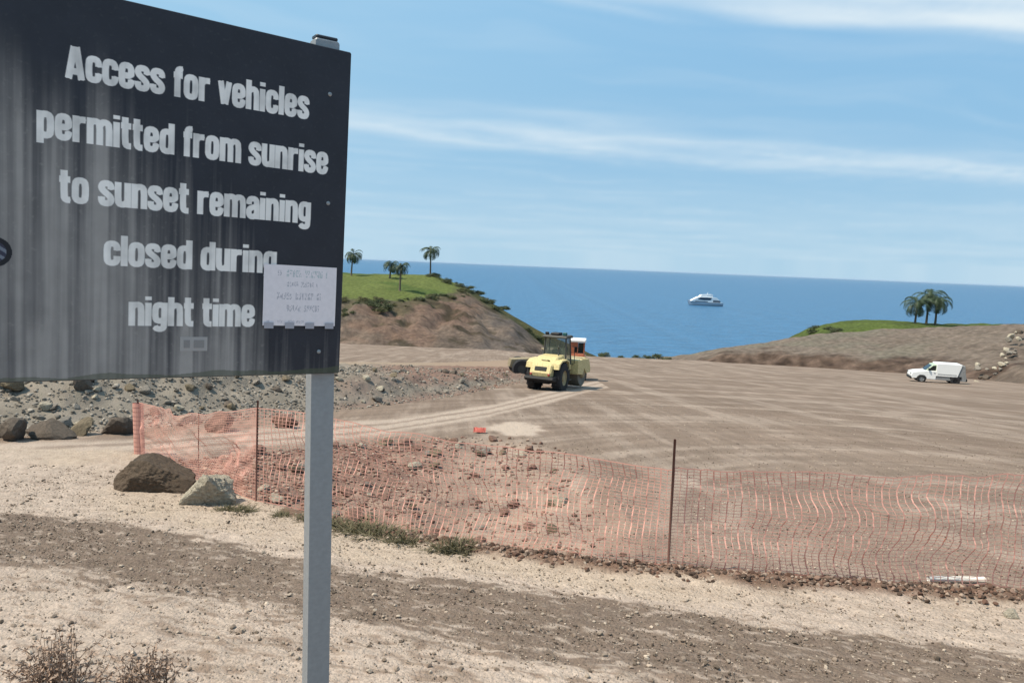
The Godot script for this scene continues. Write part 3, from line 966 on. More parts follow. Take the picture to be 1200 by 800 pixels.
func glyph(ch: String) -> Array:
	# [width, strokes]; strokes are polylines in units of the capital height
	var x0 := 0.09
	var x1 := 0.37
	var t := 0.715
	var b := 0.085
	var ring := PackedVector2Array([Vector2(x0, 0.2), Vector2(x0, 0.62), Vector2(0.15, t), Vector2(0.31, t), Vector2(x1, 0.62), Vector2(x1, 0.18), Vector2(0.31, b), Vector2(0.15, b), Vector2(x0, 0.18), Vector2(x0, 0.3)])
	match ch:
		"A": return [0.53, [PackedVector2Array([Vector2(0.08, 0), Vector2(0.235, 0.99)]), PackedVector2Array([Vector2(0.45, 0), Vector2(0.295, 0.99)]), PackedVector2Array([Vector2(0.16, 0.24), Vector2(0.37, 0.24)])]]
		"o": return [0.46, [ring]]
		"c": return [0.45, [PackedVector2Array([Vector2(x1, 0.49), Vector2(x1, 0.62), Vector2(0.31, t), Vector2(0.15, t), Vector2(x0, 0.62), Vector2(x0, 0.18), Vector2(0.15, b), Vector2(0.31, b), Vector2(x1, 0.18), Vector2(x1, 0.31)])]]
		"e": return [0.46, [PackedVector2Array([Vector2(x0, 0.40), Vector2(x1, 0.40), Vector2(x1, 0.62), Vector2(0.31, t), Vector2(0.15, t), Vector2(x0, 0.62), Vector2(x0, 0.18), Vector2(0.15, b), Vector2(0.31, b), Vector2(x1, 0.18), Vector2(x1, 0.28)])]]
		"s": return [0.44, [PackedVector2Array([Vector2(0.355, 0.53), Vector2(0.355, 0.64), Vector2(0.30, t), Vector2(0.14, t), Vector2(0.085, 0.63), Vector2(0.085, 0.55), Vector2(0.15, 0.46), Vector2(0.30, 0.34), Vector2(0.355, 0.26), Vector2(0.355, 0.16), Vector2(0.30, b), Vector2(0.14, b), Vector2(0.085, 0.16), Vector2(0.085, 0.28)])]]
		"f": return [0.31, [PackedVector2Array([Vector2(0.13, 0), Vector2(0.13, 0.82), Vector2(0.18, 0.91), Vector2(0.30, 0.915)]), PackedVector2Array([Vector2(0.0, 0.71), Vector2(0.30, 0.71)])]]
		"t": return [0.32, [PackedVector2Array([Vector2(0.13, 0.99), Vector2(0.13, 0.17), Vector2(0.18, 0.08), Vector2(0.31, 0.08)]), PackedVector2Array([Vector2(0.0, 0.71), Vector2(0.31, 0.71)])]]
		"r": return [0.37, [PackedVector2Array([Vector2(x0, 0), Vector2(x0, 0.80)]), PackedVector2Array([Vector2(x0, 0.56), Vector2(0.15, 0.67), Vector2(0.24, 0.70), Vector2(0.36, 0.70)])]]
		"v": return [0.45, [PackedVector2Array([Vector2(0.08, 0.80), Vector2(0.20, 0.03)]), PackedVector2Array([Vector2(0.37, 0.80), Vector2(0.25, 0.03)])]]
		"h": return [0.46, [PackedVector2Array([Vector2(x0, 0), Vector2(x0, 1.0)]), PackedVector2Array([Vector2(x0, 0.60), Vector2(0.16, 0.70), Vector2(0.31, t), Vector2(x1, 0.62), Vector2(x1, 0)])]]
		"i": return [0.19, [PackedVector2Array([Vector2(0.095, 0), Vector2(0.095, 0.78)]), PackedVector2Array([Vector2(0.095, 0.87), Vector2(0.095, 1.0)])]]
		"l": return [0.19, [PackedVector2Array([Vector2(0.095, 0), Vector2(0.095, 1.0)])]]
		"p": return [0.46, [PackedVector2Array([Vector2(x0, -0.17), Vector2(x0, 0.80)]), ring]]
		"d": return [0.46, [PackedVector2Array([Vector2(x1, 0), Vector2(x1, 1.0)]), ring]]
		"g": return [0.46, [PackedVector2Array([Vector2(x1, 0.80), Vector2(x1, -0.02), Vector2(0.31, -0.11), Vector2(0.15, -0.11), Vector2(0.085, -0.03)]), PackedVector2Array([Vector2(x1, 0.64), Vector2(0.30, t), Vector2(0.15, t), Vector2(x0, 0.62), Vector2(x0, 0.27), Vector2(0.15, 0.17), Vector2(0.30, 0.17), Vector2(x1, 0.25)])]]
		"m": return [0.73, [PackedVector2Array([Vector2(x0, 0), Vector2(x0, 0.80)]), PackedVector2Array([Vector2(x0, 0.62), Vector2(0.15, 0.71), Vector2(0.30, t), Vector2(0.365, 0.63), Vector2(0.365, 0)]), PackedVector2Array([Vector2(0.365, 0.60), Vector2(0.43, 0.71), Vector2(0.57, t), Vector2(0.64, 0.63), Vector2(0.64, 0)])]]
		"n": return [0.46, [PackedVector2Array([Vector2(x0, 0), Vector2(x0, 0.80)]), PackedVector2Array([Vector2(x0, 0.60), Vector2(0.16, 0.70), Vector2(0.31, t), Vector2(x1, 0.62), Vector2(x1, 0)])]]
		"u": return [0.46, [PackedVector2Array([Vector2(x1, 0), Vector2(x1, 0.80)]), PackedVector2Array([Vector2(x1, 0.20), Vector2(0.30, 0.10), Vector2(0.15, b), Vector2(x0, 0.18), Vector2(x0, 0.80)])]]
		"a": return [0.45, [PackedVector2Array([Vector2(x0, 0.52), Vector2(x0, 0.63), Vector2(0.15, t), Vector2(0.31, t), Vector2(x1, 0.62), Vector2(x1, 0)]), PackedVector2Array([Vector2(x1, 0.44), Vector2(0.22, 0.42), Vector2(x0, 0.33), Vector2(x0, 0.17), Vector2(0.15, b), Vector2(0.27, b), Vector2(x1, 0.18)])]]
	return [0.22, []]

func rounded(s: PackedVector2Array) -> PackedVector2Array:
	# one round of corner cutting: bends become curves, ends stay
	if s.size() < 3: return s
	var out := PackedVector2Array([s[0]])
	for i in range(1, s.size() - 1):
		out.append(s[i].lerp(s[i - 1], 0.26))
		out.append(s[i].lerp(s[i + 1], 0.26))
	out.append(s[s.size() - 1])
	return out

func stroke_text(mask: PackedFloat32Array, iw: int, ih: int, text: String, ux0: float, ux1: float, base_v: float, cap: float, ppm: float, weight := 0.20) -> void:
	var total := 0.0
	var gap := 0.03
	for ch in text: total += glyph(ch)[0] + gap
	total -= gap
	var sx := (ux1 - ux0) / total          # metres per unit along
	var pen := ux0
	for ch in text:
		var g := glyph(ch)
		var strokes := []
		for line in g[1]: strokes.append(rounded(line))
		var wd: float = g[0]
		var ox := (pen + BOARD_W) * ppm
		var oy := -base_v * ppm
		for y in range(maxi(0, int(oy - 1.06 * cap * ppm)), mini(ih, int(oy + 0.24 * cap * ppm) + 1)):
			for x in range(maxi(0, int(ox - 2)), mini(iw, int(ox + wd * sx * ppm + 3))):
				var q := Vector2((x + 0.5 - ox) / ppm / sx, (oy - y - 0.5) / ppm / cap)
				var best := 9.0
				for s: PackedVector2Array in strokes:
					var last := s.size() - 2
					for i in last + 1:
						var a := s[i]
						var ab := s[i + 1] - a
						var t := (q - a).dot(ab) / ab.length_squared()
						if t < 0.0:
							if i == 0: continue
							t = 0.0
						elif t > 1.0:
							if i == last: continue
							t = 1.0
						best = minf(best, q.distance_to(a + ab * t))
				var cov := clampf(0.5 - (best - weight * 0.5) * cap * ppm, 0.0, 1.0)
				if cov > 0.0: mask[y * iw + x] = maxf(mask[y * iw + x], cov)
		pen += (wd + gap) * sx

func board_material() -> StandardMaterial3D:
	var ppm := 480.0
	var iw := int(BOARD_W * ppm)
	var ih := int(BOARD_H * ppm)
	var mask := PackedFloat32Array()
	mask.resize(iw * ih)
	stroke_text(mask, iw, ih, "Access for vehicles", -1.086, -0.180, -0.319, 0.118, ppm)
	stroke_text(mask, iw, ih, "permitted from sunrise", -1.174, -0.086, -0.543, 0.118, ppm)
	stroke_text(mask, iw, ih, "to sunset remaining", -1.104, -0.157, -0.767, 0.118, ppm)
	stroke_text(mask, iw, ih, "closed during", -0.957, -0.300, -0.991, 0.116, ppm)
	stroke_text(mask, iw, ih, "night time", -0.869, -0.386, -1.222, 0.116, ppm)
	var im := Image.create(iw, ih, false, Image.FORMAT_RGB8)
	for y in ih:
		var v := -y / ppm
		for x in iw:
			var u := x / ppm - BOARD_W
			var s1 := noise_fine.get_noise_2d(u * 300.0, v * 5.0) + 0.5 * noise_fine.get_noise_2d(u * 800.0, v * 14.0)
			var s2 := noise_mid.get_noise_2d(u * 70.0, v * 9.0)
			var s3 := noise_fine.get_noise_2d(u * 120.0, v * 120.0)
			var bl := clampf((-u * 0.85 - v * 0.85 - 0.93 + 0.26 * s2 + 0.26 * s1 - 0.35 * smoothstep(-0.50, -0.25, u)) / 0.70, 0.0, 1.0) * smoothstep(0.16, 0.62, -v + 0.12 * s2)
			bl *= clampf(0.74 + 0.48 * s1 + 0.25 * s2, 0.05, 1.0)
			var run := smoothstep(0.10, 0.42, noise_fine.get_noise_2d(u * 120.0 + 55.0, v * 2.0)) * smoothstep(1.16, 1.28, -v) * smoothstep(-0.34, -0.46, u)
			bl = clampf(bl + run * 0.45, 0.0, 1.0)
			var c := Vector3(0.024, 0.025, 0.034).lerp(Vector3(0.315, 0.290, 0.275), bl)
			c *= 1.0 + 0.16 * s3
			var grit := noise_fine.get_noise_2d(u * 700.0, v * 700.0)
			if grit > 0.30: c = c.lerp(Vector3(0.30, 0.28, 0.26), (grit - 0.30) * 1.6 * (0.06 + bl))
			# green growth along the lower rim
			if v < -1.412 + 0.02 * s2:
				c = c.lerp(Vector3(0.075, 0.085, 0.05), 0.6)
			var m := mask[y * iw + x]
			if m > 0.0:
				var wear := clampf(0.93 + 0.35 * s3 + 0.15 * s1, 0.4, 1.0)
				c = c.lerp(Vector3(0.90, 0.85, 0.81) * (0.95 + 0.08 * s2), m * wear)
			# round emblem at the left
			var e := Vector2(u + 1.302, v + 0.962).length()
			if e < 0.053:
				c = Vector3(0.012, 0.012, 0.016)
				if e < 0.037:
					var stripe := fmod((u + 1.302) * 0.7 + (v + 0.962) + 1.0, 0.03)
					c = Vector3(0.16, 0.18, 0.22) if stripe < 0.014 else Vector3(0.035, 0.035, 0.06)
			im.set_pixel(x, y, Color(clampf(c.x, 0, 1), clampf(c.y, 0, 1), clampf(c.z, 0, 1)).linear_to_srgb())
	var m2 := StandardMaterial3D.new()
	m2.albedo_texture = ImageTexture.create_from_image(im)
	m2.texture_repeat = false
	m2.roughness = 0.55
	m2.metallic_specular = 0.4
	return m2

func paper_material() -> StandardMaterial3D:
	var w := 330
	var h := 262
	var im := Image.create(w, h, false, Image.FORMAT_RGB8)
	for y in h:
		for x in w:
			var n := noise_fine.get_noise_2d(x * 0.7, y * 0.7)
			var c := Vector3(0.76, 0.69, 0.71) * (1.0 + 0.06 * n)
			var ink := 0.0
			var tone := Vector3(0.22, 0.22, 0.27)
			# rows of unreadable print: [y0, y1, x0, x1]
			for r in [[22, 46, 58, 80, 0], [20, 50, 100, 285, 1], [70, 92, 104, 245, 0], [118, 148, 60, 258, 0], [172, 200, 104, 252, 0], [238, 250, 18, 30, 0], [238, 250, 64, 88, 0], [238, 250, 112, 186, 0]]:
				if y >= r[0] and y < r[1] and x >= r[2] and x < r[3]:
					var tall: float = r[1] - r[0]
					var cell := maxf(6.0, tall * 0.46)
					var cx: float = (x - r[2]) / cell
					var id := int(cx)
					var fx := int((cx - id) * 4.0)
					var fy := int((y - r[0]) / tall * 5.0)
					var bit := absi((id * 7919 + int(r[0]) * 104729) ^ (fx * 611953 + fy * 15485863)) % 97
					if fx < 3 and id % 7 != 5 and bit < 52: ink = 0.55
					if r[4] == 1: tone = Vector3(0.25, 0.36, 0.36)
			c = c.lerp(tone, ink)
			im.set_pixel(x, y, Color(c.x, c.y, c.z).linear_to_srgb())
	var m := StandardMaterial3D.new()
	m.albedo_texture = ImageTexture.create_from_image(im)
	m.texture_repeat = false
	m.roughness = 0.5
	return m

# a thin plate in the plane of the board, u/v in metres from the top right corner; the face carries the whole texture
func plate_face(u0: float, u1: float, v0: float, v1: float, off: float, bend := 0.0) -> ArrayMesh:
	var n := board_u.cross(board_v).normalized()
	var st := begin(false)
	var nx := 8
	var ny := 8
	for j in ny:
		for i in nx:
			for o in [[0, 0], [1, 0], [1, 1], [0, 0], [1, 1], [0, 1]]:
				var a: float = float(i + o[0]) / nx
				var b: float = float(j + o[1]) / ny
				st.set_uv(Vector2(a, b))
				var lift := bend * (0.5 + 0.5 * noise_mid.get_noise_2d(a * 60.0, b * 60.0)) * b
				st.add_vertex(board_u * lerpf(u0, u1, a) + board_v * lerpf(v1, v0, b) + n * (off + lift))
	return done(st)

func build_sign() -> void:
	var n := board_u.cross(board_v).normalized()
	var t := thing("road_sign", "big dark weathered board on a grey steel post with white lettering about vehicle access", "sign", board_origin)
	var xf := Transform3D(Basis(board_u, board_v, n), Vector3.ZERO)
	var st := begin()
	block(st, Vector3(-BOARD_W, -BOARD_H, -0.032), Vector3(0, 0, -0.003), 0.004, xf)
	part("board", done(st), M.sign_edge, t)
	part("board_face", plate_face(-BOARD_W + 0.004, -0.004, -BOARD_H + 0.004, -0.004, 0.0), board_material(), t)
	# posts stand upright behind the board
	for pu in [-0.095, -BOARD_W + 0.16]:
		var c: Vector3 = board_u * pu - n * 0.075
		var foot := c + board_origin
		var gy := ground(foot.x, -foot.z)
		var flat_u := Vector3(board_u.x, 0, board_u.z).normalized()
		var px := Transform3D(Basis(flat_u, Vector3.UP, flat_u.cross(Vector3.UP)), c)
		st = begin()
		block(st, Vector3(-0.054, gy - board_origin.y - 0.4, -0.036), Vector3(0.054, board_v.y * 0.0 - board_u.y * -pu * -1.0 + 0.045, 0.036), 0.006, px)
		var post := part("post", done(st), M.galvanised, t)
		st = begin()
		block(st, Vector3(-0.049, 0.046, -0.031), Vector3(0.049, 0.058, 0.031), 0.004, px)
		part("post_cap", done(st), M.sign_edge, post)
		for bv in [-0.30, -1.10]:
			st = begin()
			block(st, Vector3(pu - 0.10, bv - 0.02, -0.040), Vector3(pu + 0.10, bv + 0.02, -0.0335), 0.003, xf)
			part("bracket", done(st), M.galvanised, t)
	for b in [[-0.092, -0.198], [-0.082, -0.668], [-0.10, -1.33], [-BOARD_W + 0.1, -0.2], [-BOARD_W + 0.1, -1.2]]:
		st = begin(false)
		lathe_x(st, Vector3.ZERO, PackedVector2Array([Vector2(0, 0.0095), Vector2(0.003, 0.0085), Vector2(0.0045, 0.0)]), 10)
		var r := part("rivet", done(st), M.galvanised, t)
		r.transform = Transform3D(Basis(n, board_v, -board_u), board_u * b[0] + board_v * b[1] + n * 0.0005)
	var sk := part("sticker", plate_face(-0.682, -0.577, -1.322, -1.264, 0.0016), M.sticker, t)
	sk.set_meta("label", "small bleached grey label below the lettering")
	for q in [[-0.668, -0.645, -1.309, -1.277], [-0.630, -0.590, -1.309, -1.277]]:
		part("printed_field", plate_face(q[0], q[1], q[2], q[3], 0.0030), M.sticker_print, sk)
	var p := thing("paper_notice", "pale laminated paper notice fixed over the last letters of the sign", "notice", board_origin)
	part("sheet", plate_face(-0.356, -0.032, -1.214, -0.951, 0.004, 0.004), paper_material(), p)
	for q in [-0.33, -0.24, -0.15, -0.06]:
		part("tape", plate_face(q - 0.02, q + 0.02, -1.226, -1.200, 0.0105), M.tape, p)

# ---------------------------------------------------------------- machines
func wheel(parent: Node, at: Vector3, r: float, w: float, rim: float, tyre_mat: Material, rim_mat: Material, lugs := 0) -> void:
	var st := begin()
	lathe_x(st, Vector3.ZERO, PackedVector2Array([Vector2(-w * 0.5, rim), Vector2(-w * 0.5, r * 0.86), Vector2(-w * 0.40, r * 0.96), Vector2(-w * 0.22, r), Vector2(w * 0.22, r), Vector2(w * 0.40, r * 0.96), Vector2(w * 0.5, r * 0.86), Vector2(w * 0.5, rim)]), 28)
	for i in lugs:
		var a := TAU * i / lugs
		for s in [-1.0, 1.0]:
			var xf := Transform3D(Basis(Vector3.RIGHT, a + (0.5 * TAU / lugs if s > 0 else 0.0)), Vector3.ZERO) * Transform3D(Basis(Vector3.UP, 0.5 * s), Vector3(s * w * 0.24, r * 0.985, 0))
			block(st, Vector3(-w * 0.24, -0.03, -0.03), Vector3(w * 0.24, 0.03, 0.03), 0.008, xf)
	var t := part("wheel", done(st), tyre_mat, parent)
	t.position = at
	st = begin()
	lathe_x(st, Vector3.ZERO, PackedVector2Array([Vector2(-w * 0.42, 0.0), Vector2(-w * 0.42, rim * 0.35), Vector2(-w * 0.30, rim * 0.45), Vector2(-w * 0.34, rim * 0.92), Vector2(-w * 0.46, rim * 1.02), Vector2(w * 0.46, rim * 1.02), Vector2(w * 0.34, rim * 0.92), Vector2(w * 0.30, rim * 0.45), Vector2(w * 0.42, rim * 0.35), Vector2(w * 0.42, 0.0)]), 20)
	part("rim", done(st), rim_mat, t)

func pv(a: Array) -> PackedVector2Array:
	var out := PackedVector2Array()
	for i in range(0, a.size(), 2): out.append(Vector2(a[i], a[i + 1]))
	return out

func build_roller() -> void:
	# front is -z, rear (engine) +z; origin on the ground between the axles
	var at := at_depth(650, 455, 35.0)
	at.y = ground(at.x, 35.0) - 0.02
	var t := thing("road_roller", "pale yellow single-drum road roller seen from behind on the lot", "road roller", at, -0.42)
	t.scale = Vector3(0.83, 0.97, 0.92)
	for s in [-1.0, 1.0]:
		wheel(t, Vector3(s * 0.74, 0.72, 1.05), 0.74, 0.52, 0.36, M.tyre, M.machine_dirty, 18)
	# engine hood with a sloping back
	var st := begin()
	slab(st, pv([2.12, 0.80, 2.16, 1.02, 1.98, 1.36, 1.12, 1.70, 0.30, 1.72, 0.30, 0.80]), -0.62, 0.62, 0.07)
	var hood := part("hood", done(st), M.machine_yellow, t)
	st = begin()
	var gx := Transform3D(Basis(Vector3.RIGHT, -0.48), Vector3(0, 1.21, 2.075))
	block(st, Vector3(-0.34, -0.10, -0.03), Vector3(0.34, 0.10, 0.012), 0.01, gx)
	var grille := part("grille", done(st), M.black, hood)
	for i in 5:
		st = begin()
		block(st, Vector3(-0.33, -0.085 + i * 0.04, 0.010), Vector3(0.33, -0.072 + i * 0.04, 0.022), 0.002, gx)
		part("slat", done(st), M.dark_grey, grille)
	st = begin()
	var mx := Transform3D(Basis(Vector3.RIGHT, 1.19), Vector3(0.05, 1.555, 1.55))
	block(st, Vector3(-0.24, -0.07, -0.004), Vector3(0.10, 0.03, 0.012), 0.003, mx)
	block(st, Vector3(0.12, -0.06, -0.004), Vector3(0.24, 0.09, 0.014), 0.003, mx)
	part("emblem", done(st), M.dark_grey, hood)
	for s in [-1.0, 1.0]:
		part("tail_lamp", block_mesh(Vector3(s * 0.52 - 0.06, 0.90, 2.13), Vector3(s * 0.52 + 0.06, 1.0, 2.19), 0.015), M.lamp_red, hood)
	# counterweight and chassis
	st = begin()
	slab(st, pv([2.28, 0.66, 2.34, 0.76, 2.28, 0.86, 1.70, 0.86, 1.62, 0.60]), -0.86, 0.86, 0.05)
	part("counterweight", done(st), M.black, t)
	part("chassis", block_mesh(Vector3(-0.44, 0.48, -0.35), Vector3(0.44, 0.86, 1.85), 0.04), M.black, t)
	st = begin(false)
	tube(st, PackedVector3Array([Vector3(-0.52, 0.72, 1.05), Vector3(0.52, 0.72, 1.05)]), PackedFloat32Array([0.16, 0.16]), 12)
	part("axle", done(st), M.black, t)
	for s in [-1.0, 1.0]:
		st = begin()
		slab(st, pv([0.25, 1.10, 0.34, 1.46, 0.70, 1.58, 1.40, 1.58, 1.78, 1.44, 1.88, 1.20, 1.80, 1.20, 1.66, 1.40, 1.36, 1.52, 0.74, 1.52, 0.42, 1.42, 0.33, 1.10]), s * 0.76 - 0.22, s * 0.76 + 0.22, 0.02)
		part("mudguard", done(st), M.machine_yellow, t)
	# cab: floor, four pillars, glass and roof
	var cab := part("cab", block_mesh(Vector3(-0.72, 0.95, -0.62), Vector3(0.72, 1.20, 0.34), 0.03), M.machine_yellow, t)
	for s in [-1.0, 1.0]:
		for z in [[-0.56, -0.44], [0.24, 0.16]]:
			st = begin()
			tube(st, PackedVector3Array([Vector3(s * 0.68, 1.15, z[0]), Vector3(s * 0.62, 2.52, z[1])]), PackedFloat32Array([0.045, 0.042]), 6)
			part("pillar", done(st), M.dark_grey, cab)
		st = begin()
		quad(st, Vector3(s * 0.675, 1.22, -0.52), Vector3(s * 0.675, 1.22, 0.20), Vector3(s * 0.622, 2.46, 0.13), Vector3(s * 0.622, 2.46, -0.41))
		part("window", done(st), M.glass, cab)
	st = begin()
	quad(st, Vector3(-0.64, 1.62, 0.225), Vector3(0.64, 1.62, 0.225), Vector3(0.58, 2.46, 0.165), Vector3(-0.58, 2.46, 0.165))
	part("window", done(st), M.glass, cab)
	st = begin()
	quad(st, Vector3(-0.64, 1.22, -0.545), Vector3(0.64, 1.22, -0.545), Vector3(0.58, 2.46, -0.445), Vector3(-0.58, 2.46, -0.445))
	part("window", done(st), M.glass, cab)
	st = begin()
	slab(st, pv([-0.60, 2.50, 0.34, 2.50, 0.38, 2.56, 0.28, 2.64, -0.52, 2.64, -0.64, 2.56]), -0.74, 0.74, 0.05)
	var roof := part("roof", done(st), M.dark_grey, cab)
	part("work_lamp", block_mesh(Vector3(-0.62, 2.65, 0.14), Vector3(-0.42, 2.78, 0.26), 0.02), M.black, roof)
	part("air_unit", block_mesh(Vector3(-0.30, 2.645, -0.30), Vector3(0.22, 2.76, 0.24), 0.04), M.black, roof)
	part("work_lamp", block_mesh(Vector3(0.44, 2.65, 0.10), Vector3(0.66, 2.80, 0.26), 0.02), M.teal, roof)
	part("seat", block_mesh(Vector3(-0.26, 1.20, -0.15), Vector3(0.26, 1.95, 0.02), 0.05), M.black, cab)
	st = begin(false)
	tube(st, PackedVector3Array([Vector3(0, 1.2, -0.48), Vector3(0, 1.72, -0.36)]), PackedFloat32Array([0.04, 0.04]), 6)
	part("steering_column", done(st), M.black, cab)
	# drum and its frame
	st = begin(false)
	lathe_x(st, Vector3.ZERO, PackedVector2Array([Vector2(-0.95, 0.0), Vector2(-0.93, 0.62), Vector2(-0.95, 0.64), Vector2(-0.95, 0.70), Vector2(-0.93, 0.72), Vector2(0.93, 0.72), Vector2(0.95, 0.70), Vector2(0.95, 0.64), Vector2(0.93, 0.62), Vector2(0.93, 0.0)]), 40)
	var drum := part("drum", done(st), M.drum, t)
	drum.position = Vector3(0, 0.71, -1.75)
	st = begin(false)
	lathe_x(st, Vector3(0.93, 0, 0), PackedVector2Array([Vector2(0.0, 0.30), Vector2(0.10, 0.28), Vector2(0.12, 0.0)]), 20)
	part("hub", done(st), M.machine_dirty, drum)
	st = begin(false)
	lathe_x(st, Vector3(-0.93, 0, 0), PackedVector2Array([Vector2(0.0, 0.30), Vector2(-0.10, 0.28), Vector2(-0.12, 0.0)]), 20)
	part("hub", done(st), M.machine_dirty, drum)
	st = begin()
	for s in [-1.0, 1.0]:
		slab(st, pv([-0.70, 0.72, -0.70, 1.36, -1.40, 1.40, -2.40, 1.34, -2.62, 1.10, -2.62, 0.62, -2.05, 0.62, -1.75, 0.92, -1.45, 0.62]), s * 1.04 - 0.055, s * 1.04 + 0.055, 0.02)
	block(st, Vector3(-1.10, 0.70, -0.88), Vector3(1.10, 1.42, -0.66), 0.03)
	block(st, Vector3(-0.98, 1.34, -2.30), Vector3(0.98, 1.41, -0.89), 0.02)
	block(st, Vector3(-1.10, 0.62, -2.72), Vector3(1.10, 0.96, -2.60), 0.03)
	part("drum_frame", done(st), M.machine_yellow, t)
	st = begin(false)
	tube(st, PackedVector3Array([Vector3(0.40, 1.66, 0.62), Vector3(0.40, 2.05, 0.62), Vector3(0.40, 2.16, 0.70)]), PackedFloat32Array([0.045, 0.045, 0.042]), 10)
	part("exhaust", done(st), M.dark_grey, t)
	for s in [-1.0, 1.0]:
		st = begin(false)
		tube(st, PackedVector3Array([Vector3(s * 0.72, 1.18, -0.60), Vector3(s * 0.86, 1.25, -0.66), Vector3(s * 0.86, 2.05, -0.58), Vector3(s * 0.70, 2.12, -0.50)]), PackedFloat32Array([0.02, 0.02, 0.02, 0.02]), 6)
		part("handrail", done(st), M.dark_grey, t)
		st = begin()
		block(st, Vector3(s * 0.92 - 0.09, 1.80, -0.64), Vector3(s * 0.92 + 0.09, 2.08, -0.60), 0.015)
		part("mirror", done(st), M.black, t)
		st = begin()
		block(st, Vector3(s * 0.80 - 0.14, 0.50, -0.16), Vector3(s * 0.80 + 0.14, 0.54, 0.16), 0.01)
		block(st, Vector3(s * 0.80 - 0.02, 0.545, -0.14), Vector3(s * 0.80 + 0.02, 1.0, -0.10), 0.008)
		part("step", done(st), M.dark_grey, t)
	part("side_vent", block_mesh(Vector3(0.605, 1.10, 1.25), Vector3(0.635, 1.42, 1.75), 0.008), M.black, hood)
	part("articulation", block_mesh(Vector3(-0.20, 0.52, -0.72), Vector3(0.20, 0.84, -0.28), 0.04), M.black, t)

func build_loader() -> void:
	# low wheel loader behind the roller; bucket towards -x
	var d := 45.0
	var at := at_depth(636, 437, d)
	at.y = ground(at.x, d) - 0.02
	var t := thing("wheel_loader", "dusty yellow wheel loader half hidden behind the road roller", "wheel loader", at, PI + 0.15)
	for z in [-0.72, 0.72]:
		for x in [-0.62, 1.45]:
			var st0 := begin()
			lathe_x(st0, Vector3.ZERO, PackedVector2Array([Vector2(-0.2, 0.26), Vector2(-0.2, 0.50), Vector2(-0.1, 0.56), Vector2(0.1, 0.56), Vector2(0.2, 0.50), Vector2(0.2, 0.26)]), 24)
			var w := part("wheel", done(st0), M.tyre, t)
			w.position = Vector3(x, 0.54, z)
			w.rotation.y = PI / 2
			st0 = begin()
			lathe_x(st0, Vector3.ZERO, PackedVector2Array([Vector2(-0.16, 0.0), Vector2(-0.14, 0.27), Vector2(0.14, 0.27), Vector2(0.16, 0.0)]), 16)
			part("rim", done(st0), M.dark_grey, w)
	var st := begin()
	slab(st, pv([-0.1, 0.50, -0.1, 1.05, -0.9, 1.12, -2.05, 1.05, -2.15, 0.62, -1.9, 0.48]), -0.42, 0.42, 0.04, Transform3D(Basis(Vector3.UP, -PI / 2), Vector3.ZERO))
	part("engine_cover", done(st), M.loader_dirty, t)
	part("front_frame", block_mesh(Vector3(-0.95, 0.42, -0.34), Vector3(0.1, 0.88, 0.34), 0.03), M.loader_dirty, t)
	var cab := part("cab", block_mesh(Vector3(-0.62, 0.90, -0.44), Vector3(0.02, 1.62, 0.44), 0.04), M.dark_grey, t)
	part("roof", block_mesh(Vector3(-0.68, 1.63, -0.5), Vector3(0.08, 1.70, 0.5), 0.03), M.loader_dirty, cab)
	for z in [-0.30, 0.30]:
		st = begin()
		tube(st, PackedVector3Array([Vector3(-0.15, 0.98, z), Vector3(-0.75, 0.86, z), Vector3(-1.15, 0.35, z)]), PackedFloat32Array([0.08, 0.08, 0.07]), 6)
		part("lift_arm", done(st), M.loader_dirty, t)
	st = begin()
	slab(st, pv([1.05, 0.06, 1.72, 0.03, 1.72, 0.07, 1.18, 0.14, 1.10, 0.40, 1.30, 0.78, 1.24, 0.80, 1.02, 0.45]), -0.9, 0.9, 0.015, Transform3D(Basis(Vector3.UP, -PI / 2), Vector3.ZERO))
	part("bucket", done(st), M.loader_dirty, t)

func build_dumper() -> void:
	var d := 43.0
	var at := at_depth(676, 440, d)
	at.y = ground(at.x, d) - 0.02
	var t := thing("site_dumper", "small orange site vehicle with a white cab roof behind the road roller", "dumper", at, -0.12)
	t.scale = Vector3(0.9, 1.28, 1.0)
	for s in [-1.0, 1.0]:
		for z in [-0.85, 0.75]:
			wheel(t, Vector3(s * 0.50, 0.36, z), 0.37, 0.22, 0.19, M.tyre, M.orange, 0)
	part("chassis", block_mesh(Vector3(-0.36, 0.36, -1.25), Vector3(0.36, 0.60, 1.05), 0.03), M.dark_grey, t)
	var st := begin()
	slab(st, pv([0.98, 0.60, 0.98, 1.18, 0.92, 1.30, 0.08, 1.30, 0.02, 0.60]), -0.44, 0.44, 0.04)
	var cab := part("cab", done(st), M.orange, t)
	for x in [-0.40, 0.40]:
		for z in [0.10, 0.90]:
			part("pillar", block_mesh(Vector3(x - 0.035, 1.30, z - 0.035), Vector3(x + 0.035, 1.78, z + 0.035), 0.008), M.orange, cab)
	part("rear_panel", block_mesh(Vector3(-0.40, 1.30, 0.88), Vector3(0.02, 1.78, 0.93), 0.01), M.orange, cab)
	part("window", block_mesh(Vector3(0.03, 1.31, 0.90), Vector3(0.365, 1.77, 0.915), 0.003), M.dark_glass, cab)
	part("window", block_mesh(Vector3(0.395, 1.31, 0.14), Vector3(0.41, 1.77, 0.86), 0.003), M.dark_glass, cab)
	part("window", block_mesh(Vector3(-0.41, 1.31, 0.14), Vector3(-0.395, 1.77, 0.86), 0.003), M.dark_glass, cab)
	part("roof", block_mesh(Vector3(-0.50, 1.785, 0.0), Vector3(0.50, 1.93, 1.02), 0.05), M.white_paint, cab)
	st = begin()
	slab(st, pv([-0.04, 0.62, -0.04, 1.02, -0.30, 1.10, -1.45, 1.04, -1.62, 0.92, -1.20, 0.62]), -0.48, 0.48, 0.04)
	part("skip", done(st), M.orange, t)

